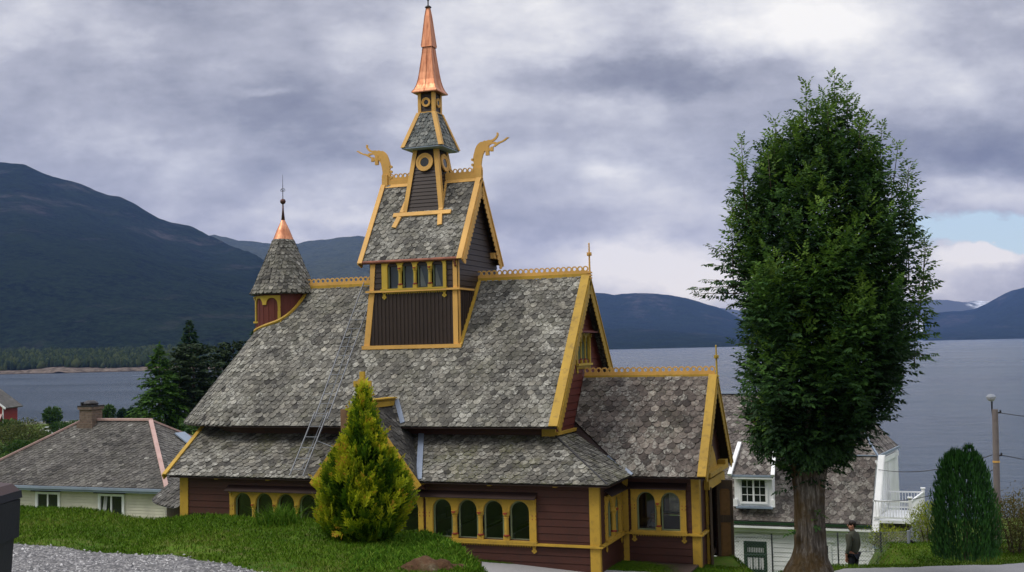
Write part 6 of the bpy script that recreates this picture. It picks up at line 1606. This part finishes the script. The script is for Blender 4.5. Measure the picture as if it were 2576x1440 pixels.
def fingers(wx, wy, wz, dx_, sgn):
    out_ = []
    palm = (wx, wy, wz-.05, .030)
    for i, (off, ln_) in enumerate(((-.030,.070),(-.010,.080),(.010,.076),(.030,.060))):
        out_.append([palm, (wx+off*.3, wy+off, wz-.09, .0105), (wx+off*.3-.008, wy+off*1.02, wz-.09-ln_*.5, .0095), (wx+off*.3-.020, wy+off, wz-.09-ln_, .0080)])
    out_.append([palm, (wx-.022, wy-.030*sgn, wz-.065, .0115), (wx-.035, wy-.040*sgn, wz-.095, .0095)])
    return out_
def person_standing():
    o = PX(2143, 1312, 29.6); foot = Vector((o.x, o.y, o.z-1.74)); t = thing('person', tuple(foot), 'man in an olive grey sweater standing by the fence, looking left', 'person'); 
    t.rotation_euler = (0,0,YAW+math.radians(180-48))
    # local: +x is where he faces (left in the photo after rotation), y = his sides
    H = [(0,0,.92,.125),(0,0,1.05,.130),(-.01,0,1.20,.150),(-.015,0,1.36,.150),(-.005,0,1.45,.085),(.01,0,1.51,.060),(.02,0,1.575,.075),(.018,0,1.645,.092)]
    ch = [H]
    for s in (-1, 1):
        ch.append([(0,0,.92,.125),(0,s*.095,.86,.090),(.01,s*.10,.50,.058),(-.02,s*.10,.10,.042),(-.01,s*.105,.05,.040),(.10,s*.12,.035,.036),(.16,s*.125,.03,.028)])
        ch.append([(-.015,0,1.36,.150),(-.01,s*.17,1.39,.065),(-.03,s*.235,1.12,.046),(.05,s*.235,.90,.036),(.065,s*.225,.86,.026),(.065,s*.225,.81,.030)])
        ch += fingers(.065, s*.225, .86, 0, s)
    body = skin_obj('body', ch, M['skin'], t)
    sw = [[(0,0,.88,.150),(0,0,1.05,.152),(-.01,0,1.20,.168),(-.015,0,1.36,.165),(-.005,0,1.47,.105),(.0,0,1.515,.078)]]
    for s in (-1, 1): sw.append([(-.015,0,1.36,.165),(-.01,s*.17,1.39,.082),(-.03,s*.235,1.12,.066),(.045,s*.235,.91,.050)])
    skin_obj('sweater', sw, M['sweater'], t)
    tr_ = [[(0,0,.93,.135),(0,s*.095,.84,.105),(.01,s*.10,.50,.080),(-.02,s*.10,.07,.062)] for s in (-1, 1)]
    skin_obj('trousers', tr_, M['trouser'], t)
    for s in (-1, 1): skin_obj('shoe', [[(-.03,s*.105,.045,.050),(.08,s*.118,.040,.045),(.17,s*.126,.035,.032)]], M['shoe'], t)
    # head details: nose, ears, brow, chin
    hd = MB(); hd.world = False
    def ball(m, c, r_, sq=(1,1,1), n=12):
        vs = []; 
        for i in range(n+1):
            ph_ = math.pi*i/n
            for j in range(n): th = 2*math.pi*j/n; vs.append((c[0]+r_*sq[0]*math.sin(ph_)*math.cos(th), c[1]+r_*sq[1]*math.sin(ph_)*math.sin(th), c[2]+r_*sq[2]*math.cos(ph_)))
        m.add(vs, [[i*n+j, i*n+(j+1)%n, (i+1)*n+(j+1)%n, (i+1)*n+j] for i in range(n) for j in range(n)])
    def part(name, items, mt, par=t):
        m = MB(); m.world = False
        for it in items: ball(m, *it)
        o2 = m.build(name, mt, None, smooth=True); o2.parent = par; return o2
    HA = math.radians(44)
    def hr(c): return (.018+(c[0]-.018)*math.cos(HA)-c[1]*math.sin(HA), (c[0]-.018)*math.sin(HA)+c[1]*math.cos(HA), c[2])
    _part = part
    def part(name, items, mt, par=t): return _part(name, [(hr(i_[0]),)+tuple(i_[1:]) for i_ in items], mt, par)
    part('nose', [((.112,0,1.635),.020,(1,.7,1.2))], M['skin'], body); part('jaw', [((.060,0,1.585),.045,(1,.95,.75))], M['skin'], body)
    for s in (-1, 1): part('ear', [((.005,s*.082,1.635),.024,(.8,.35,1.3))], M['skin'], body); part('eye', [((.092,s*.032,1.662),.011)], M['hair'], body)
    part('mouth', [((.100,0,1.597),.018,(.4,1.1,.25))], M['dotred'], body)
    part('hair', [((-.012,0,1.695),.098,(1.02,.92,.80)), ((-.045,0,1.65),.070,(.9,1.05,1.0))], M['hair'])
    part('collar', [((.018,0,1.525),.080,(1,1,.30))], M['sweater'])
person_standing()
def person_seated():
    foot = Vector((-7.46, 30.55, -5.85)); t = thing('person', tuple(foot), 'person in a pale shirt sitting inside, seen through the left porch window', 'person'); t.rotation_euler = (0,0,math.radians(200))
    ch = [[(0,0,.50,.13),(0,0,.72,.14),(0,0,.90,.14),(0,0,1.0,.07),(.01,0,1.06,.055),(.02,0,1.14,.080),(.02,0,1.21,.088)]]
    for s in (-1, 1):
        ch.append([(0,0,.50,.13),(.05,s*.10,.48,.085),(.42,s*.11,.48,.060),(.43,s*.11,.08,.045),(.53,s*.11,.04,.035)])
        ch.append([(0,0,.90,.14),(0,s*.17,.92,.062),(.03,s*.22,.66,.045),(.24,s*.17,.60,.034),(.29,s*.16,.585,.028)])
        ch.append([(.29,s*.16,.585,.028),(.33,s*.14,.58,.0105),(.37,s*.135,.565,.008)])
        ch.append([(.29,s*.16,.585,.028),(.33,s*.155,.58,.0105),(.38,s*.155,.56,.008)])
        ch.append([(.29,s*.16,.585,.028),(.33,s*.17,.58,.0105),(.375,s*.175,.56,.008)])
        ch.append([(.29,s*.16,.585,.028),(.325,s*.185,.58,.010),(.36,s*.195,.565,.008)])
        ch.append([(.29,s*.16,.585,.028),(.30,s*.13,.59,.0105),(.33,s*.115,.585,.009)])
    b = skin_obj('body', ch, M['skin'], t)
    sw = [[(0,0,.48,.15),(0,0,.72,.158),(0,0,.90,.158),(0,0,.985,.085)]]
    for s in (-1, 1): sw.append([(0,0,.90,.158),(0,s*.17,.92,.080),(.03,s*.22,.66,.062)])
    skin_obj('shirt', sw, M['shirt'], t)
    skin_obj('trousers', [[(0,0,.50,.14),(.05,s*.10,.48,.10),(.42,s*.11,.48,.075),(.43,s*.11,.10,.060)] for s in (-1, 1)], M['trouser'], t)
    skin_obj('hair', [[(-.01,0,1.20,.092),(0,0,1.245,.080)]], M['hair'], t)
    ch_ = MB(); c = MB()
person_seated()
cb = MB(); cb.box(-7.75,-7.15,30.3,30.35,-5.84,-4.98); cb.box(-7.75,-7.15,30.35,30.85,-5.45,-5.40)
for x in (-7.73,-7.17):
    for y in (30.37,30.83): cb.box(x-.02,x+.02,y-.02,y+.02,-5.85,-5.45)
tag(cb.build('porch_bench', M['floor']), 'wooden bench inside the porch under the seated person', 'bench')

# ------------------------------------------------------------------ wheelie bin at the left edge
def bin_():
    t = thing('wheelie_bin', tuple(SD(-2.675,5.15,-1.675)), 'black wheelie bin with brownish lid standing on the gravel at the left edge', 'bin'); o = Vector(t.location)
    Z = Vector((0,0,1)); U = Vector((_cy,_sy,0)); N = Vector((_sy,-_cy,0)); m = lambda u, z, w=0: o + U*u + N*w + Z*z
    def fr(mb, a, b, z0, z1, c, d):
        P = [m(-a,z0,-c),m(a,z0,-c),m(a,z0,c),m(-a,z0,c),m(-b,z1,-d),m(b,z1,-d),m(b,z1,d),m(-b,z1,d)]
        mb.add(P, [[0,1,2,3],[7,6,5,4],[0,4,5,1],[1,5,6,2],[2,6,7,3],[3,7,4,0]])
    b = MB(); fr(b,.235,.270,.06,.82,.22,.27); fr(b,.285,.287,.82,1.0,.29,.30); b.build('body', M['plastic'], t)
    b = MB(); fr(b,.262,.262,.985,1.02,.28,.28); b.build('rim', M['plastic'], t)
    b = MB(); fr(b,.292,.288,1.004,1.040,.31,.31); ld = b.build('lid_edge', M['plastic'], t)
    b = MB(); fr(b,.285,.262,1.040,1.075,.30,.27); fr(b,.262,.20,1.075,1.098,.27,.18); b.build('lid', M['binlid'], t)
    b = MB(); b.prism([m(.20,1.07,.30),m(.262,1.07,.30),m(.236,1.115,.16),m(.18,1.115,.16)], -N*.30); b.build('lid_rib', M['binlid'], t)
    b = MB(); b.tube([m(.26,.965,.10),m(.345,.965,.10)], .026, 8); b.prism([m(.287,.945,.05),m(.345,.945,.05),m(.345,.985,.05),m(.287,.985,.05)], N*.10); b.build('handle', M['plastic'], t)
    for s in (-1,1): b = MB(); b.tube([m(s*.22,.10,-.24),m(s*.28,.10,-.24)], .10, 16); b.build('wheel', M['plastic'], t)
bin_()

# ------------------------------------------------------------------ grass, gravel, rocks
def blades(name, S, D, h, w, lean, label, cat=None, rb=0.0, mt=None):
    n = len(S); z = zg(S, D); a = RNG.uniform(0, 6.28, n); X = S*_cy-D*_sy; Y = S*_sy+D*_cy
    H = h*RNG.uniform(.5,1.25,n); l = RNG.normal(0,lean,(n,2))*H[:,None]; wd = w*RNG.uniform(.6,1.3,n)/2
    b0 = np.stack([X-np.cos(a)*wd, Y-np.sin(a)*wd, z-.01],1); b1 = np.stack([X+np.cos(a)*wd, Y+np.sin(a)*wd, z-.01],1)
    mid = np.stack([X+l[:,0]*.45, Y+l[:,1]*.45, z+H*.6],1); m0 = mid - np.stack([np.cos(a)*wd*.7, np.sin(a)*wd*.7, 0*a],1); m1 = mid + np.stack([np.cos(a)*wd*.7, np.sin(a)*wd*.7, 0*a],1)
    tp = np.stack([X+l[:,0], Y+l[:,1], z+H],1)
    V = np.stack([b0,b1,m1,m0,tp],1).reshape(-1,3); i = np.arange(n)*5
    F = np.concatenate([np.stack([i,i+1,i+2],1), np.stack([i,i+2,i+3],1), np.stack([i+3,i+2,i+4],1)]); r_ = np.tile(RNG.uniform(0,1,n)+rb, 3)
    o = npmesh(name, V, F, mt or M['blade'], rnd=np.clip(r_,0,1)); tag(o, label, cat or 'grass', kind='stuff'); return o
N = 240000; S = RNG.uniform(-8.5,.55,N); D = 8.0+RNG.uniform(0,1,N)**1.1*6.0
keep = (D > gedge(S)-.03+RNG.normal(0,.03,N)) & (zg(S,D) > -2.6); dn = np.sin(S*3.1+1)*np.sin(D*4.3+2)+np.sin(S*7.7)*np.sin(D*9.1)*.6
keep &= ~((np.abs(D-gedge(S)) < .5) & (dn > .35) & (RNG.uniform(0,1,N) < .6))
S, D = S[keep], D[keep]
blades('lawn_grass', S, D, .024, .0075, .6, 'short green grass on the bank in front of the church')
N = 6000; S = RNG.uniform(-8.5,-.3,N); D = np.interp(S, [-9,-4.9,-3.2,-1.95,-.87,-.66,-.44,-.38], [13.9,12.15,11.4,10.85,10.4,9.9,9.2,8.7])+RNG.normal(0,.28,N); S_, D_ = S, D
blades('grass_fringe', S, D, .038, .008, .7, 'longer ragged grass along the back edge of the bank', rb=-.05)
N = 500; S = RNG.normal(-2.25,.09,N); D = RNG.normal(10.8,.08,N); blades('tall_grass', S, D, .17, .008, .6, 'tuft of tall grass beside the thuja', mt=M['weed'])
N = 3500; S = RNG.uniform(-1.3,-.33,N); D = RNG.uniform(8.5,10.3,N); blades('bank_weeds', S, D, .038, .011, .8, 'coarse weeds growing on the right end of the bank', mt=M['weed'])
N = 90000; S = RNG.uniform(-1.5,19,N); D = np.where(S < 6, RNG.uniform(28,30.6,N), RNG.uniform(26.6,32.4,N)); keep = (D > redge(S)+RNG.normal(0,.05,N)); keep &= ~((S > 13.3) & (D < 29.5) & (D > 28.9) & (RNG.uniform(0,1,N) < .9))
S, D = S[keep], D[keep]; blades('verge_grass', S, D, .05, .018, .6, 'grass verge between the road, the church and the ash tree')
N = 42000; S = RNG.uniform(-1.6,5.9,N); D = redge(S)+RNG.uniform(-.04,1.1,N); keep = RNG.uniform(0,1,N) < .95; blades('wall_foot_grass', S[keep], D[keep], .07, .016, .5, 'grass strip along the foot of the church wall')
N = 5000; S = RNG.normal(7.4,.75,N); D = RNG.normal(26.7,.25,N); keep = D > redge(S)-.3; blades('tall_grass', S[keep], D[keep], .12, .018, .5, 'tall grass round the foot of the ash tree', mt=M['weed'])
# loose stones on the gravel
N = 34000; S = RNG.uniform(-8,.4,N); D = RNG.uniform(7.6,10.4,N); keep = D < gedge(S)+RNG.normal(0,.035,N); S, D = S[keep], D[keep]; n = len(S); z = zg(S,D)+.012
oct_ = np.array([[1,0,0],[0,1,0],[-1,0,0],[0,-1,0],[0,0,1]],float); r_ = RNG.uniform(.006,.017,n); a = RNG.uniform(0,6.28,n)
V = oct_[None]*r_[:,None,None]*RNG.uniform(.6,1.4,(n,5,3)); X = V[...,0]*np.cos(a)[:,None]-V[...,1]*np.sin(a)[:,None]; Y = V[...,0]*np.sin(a)[:,None]+V[...,1]*np.cos(a)[:,None]
V = np.stack([X+(S*_cy-D*_sy)[:,None], Y+(S*_sy+D*_cy)[:,None], V[...,2]*.8+z[:,None]],-1).reshape(-1,3); i = np.arange(n)*5
F = np.concatenate([np.stack([i+k, i+(k+1)%4, i+4],1) for k in range(4)])
tag(npmesh('gravel_stones', V, F, M['stone'], rnd=np.tile(RNG.uniform(0,1,n),4)), 'loose grey stones on the gravel yard', 'gravel', kind='stuff')
def rock(s, d, z, r, sq, label, seed):
    m = MB(); c = SD(s, d, z); n1, n2 = 34, 54; rr = np.random.default_rng(seed); ph = rr.uniform(0,6.28,9); vs = []
    for i in range(n1+1):
        p = math.pi*i/n1
        for j in range(n2):
            t_ = 2*math.pi*j/n2; v = Vector((math.sin(p)*math.cos(t_), math.sin(p)*math.sin(t_), math.cos(p)))
            k = 1+.10*math.sin(11*v.x+ph[4]+5*v.z)*math.sin(9*v.y+ph[5])+.05*math.sin(23*v.x+ph[6])*math.sin(19*v.z+ph[7]+8*v.y)+.16*math.sin(3*v.x+ph[0]+2*v.z)+.12*math.sin(5*v.y+ph[1])+.08*math.sin(9*v.z+ph[2]+3*v.x)+.05*math.sin(14*v.x+ph[3]+7*v.y)
            u = v*r*k; vs.append(c + Vector((_cy,_sy,0))*u.x*sq[0] + Vector((-_sy,_cy,0))*u.y*sq[1] + Vector((0,0,u.z*sq[2])))
    m.add(vs, [[i*n2+j, i*n2+(j+1)%n2, (i+1)*n2+(j+1)%n2, (i+1)*n2+j] for i in range(n1) for j in range(n2)]); tag(m.build('rock', M['rock'], smooth=True), label, 'rock', 'rocks in the right end of the bank')
rock(-.66, 8.55, -1.78, .27, (1.25,.8,.60), 'larger brown mossy rock at the bottom of the picture in the bank', 3)
rock(-.46, 9.45, -1.83, .13, (1.1,.9,.8), 'small pale brown rock showing in the bank edge above the larger one', 8)
rock(-.28, 9.0, -2.02, .16, (.6,1.0,1.0), 'dark stone at the bottom right tip of the bank', 12)
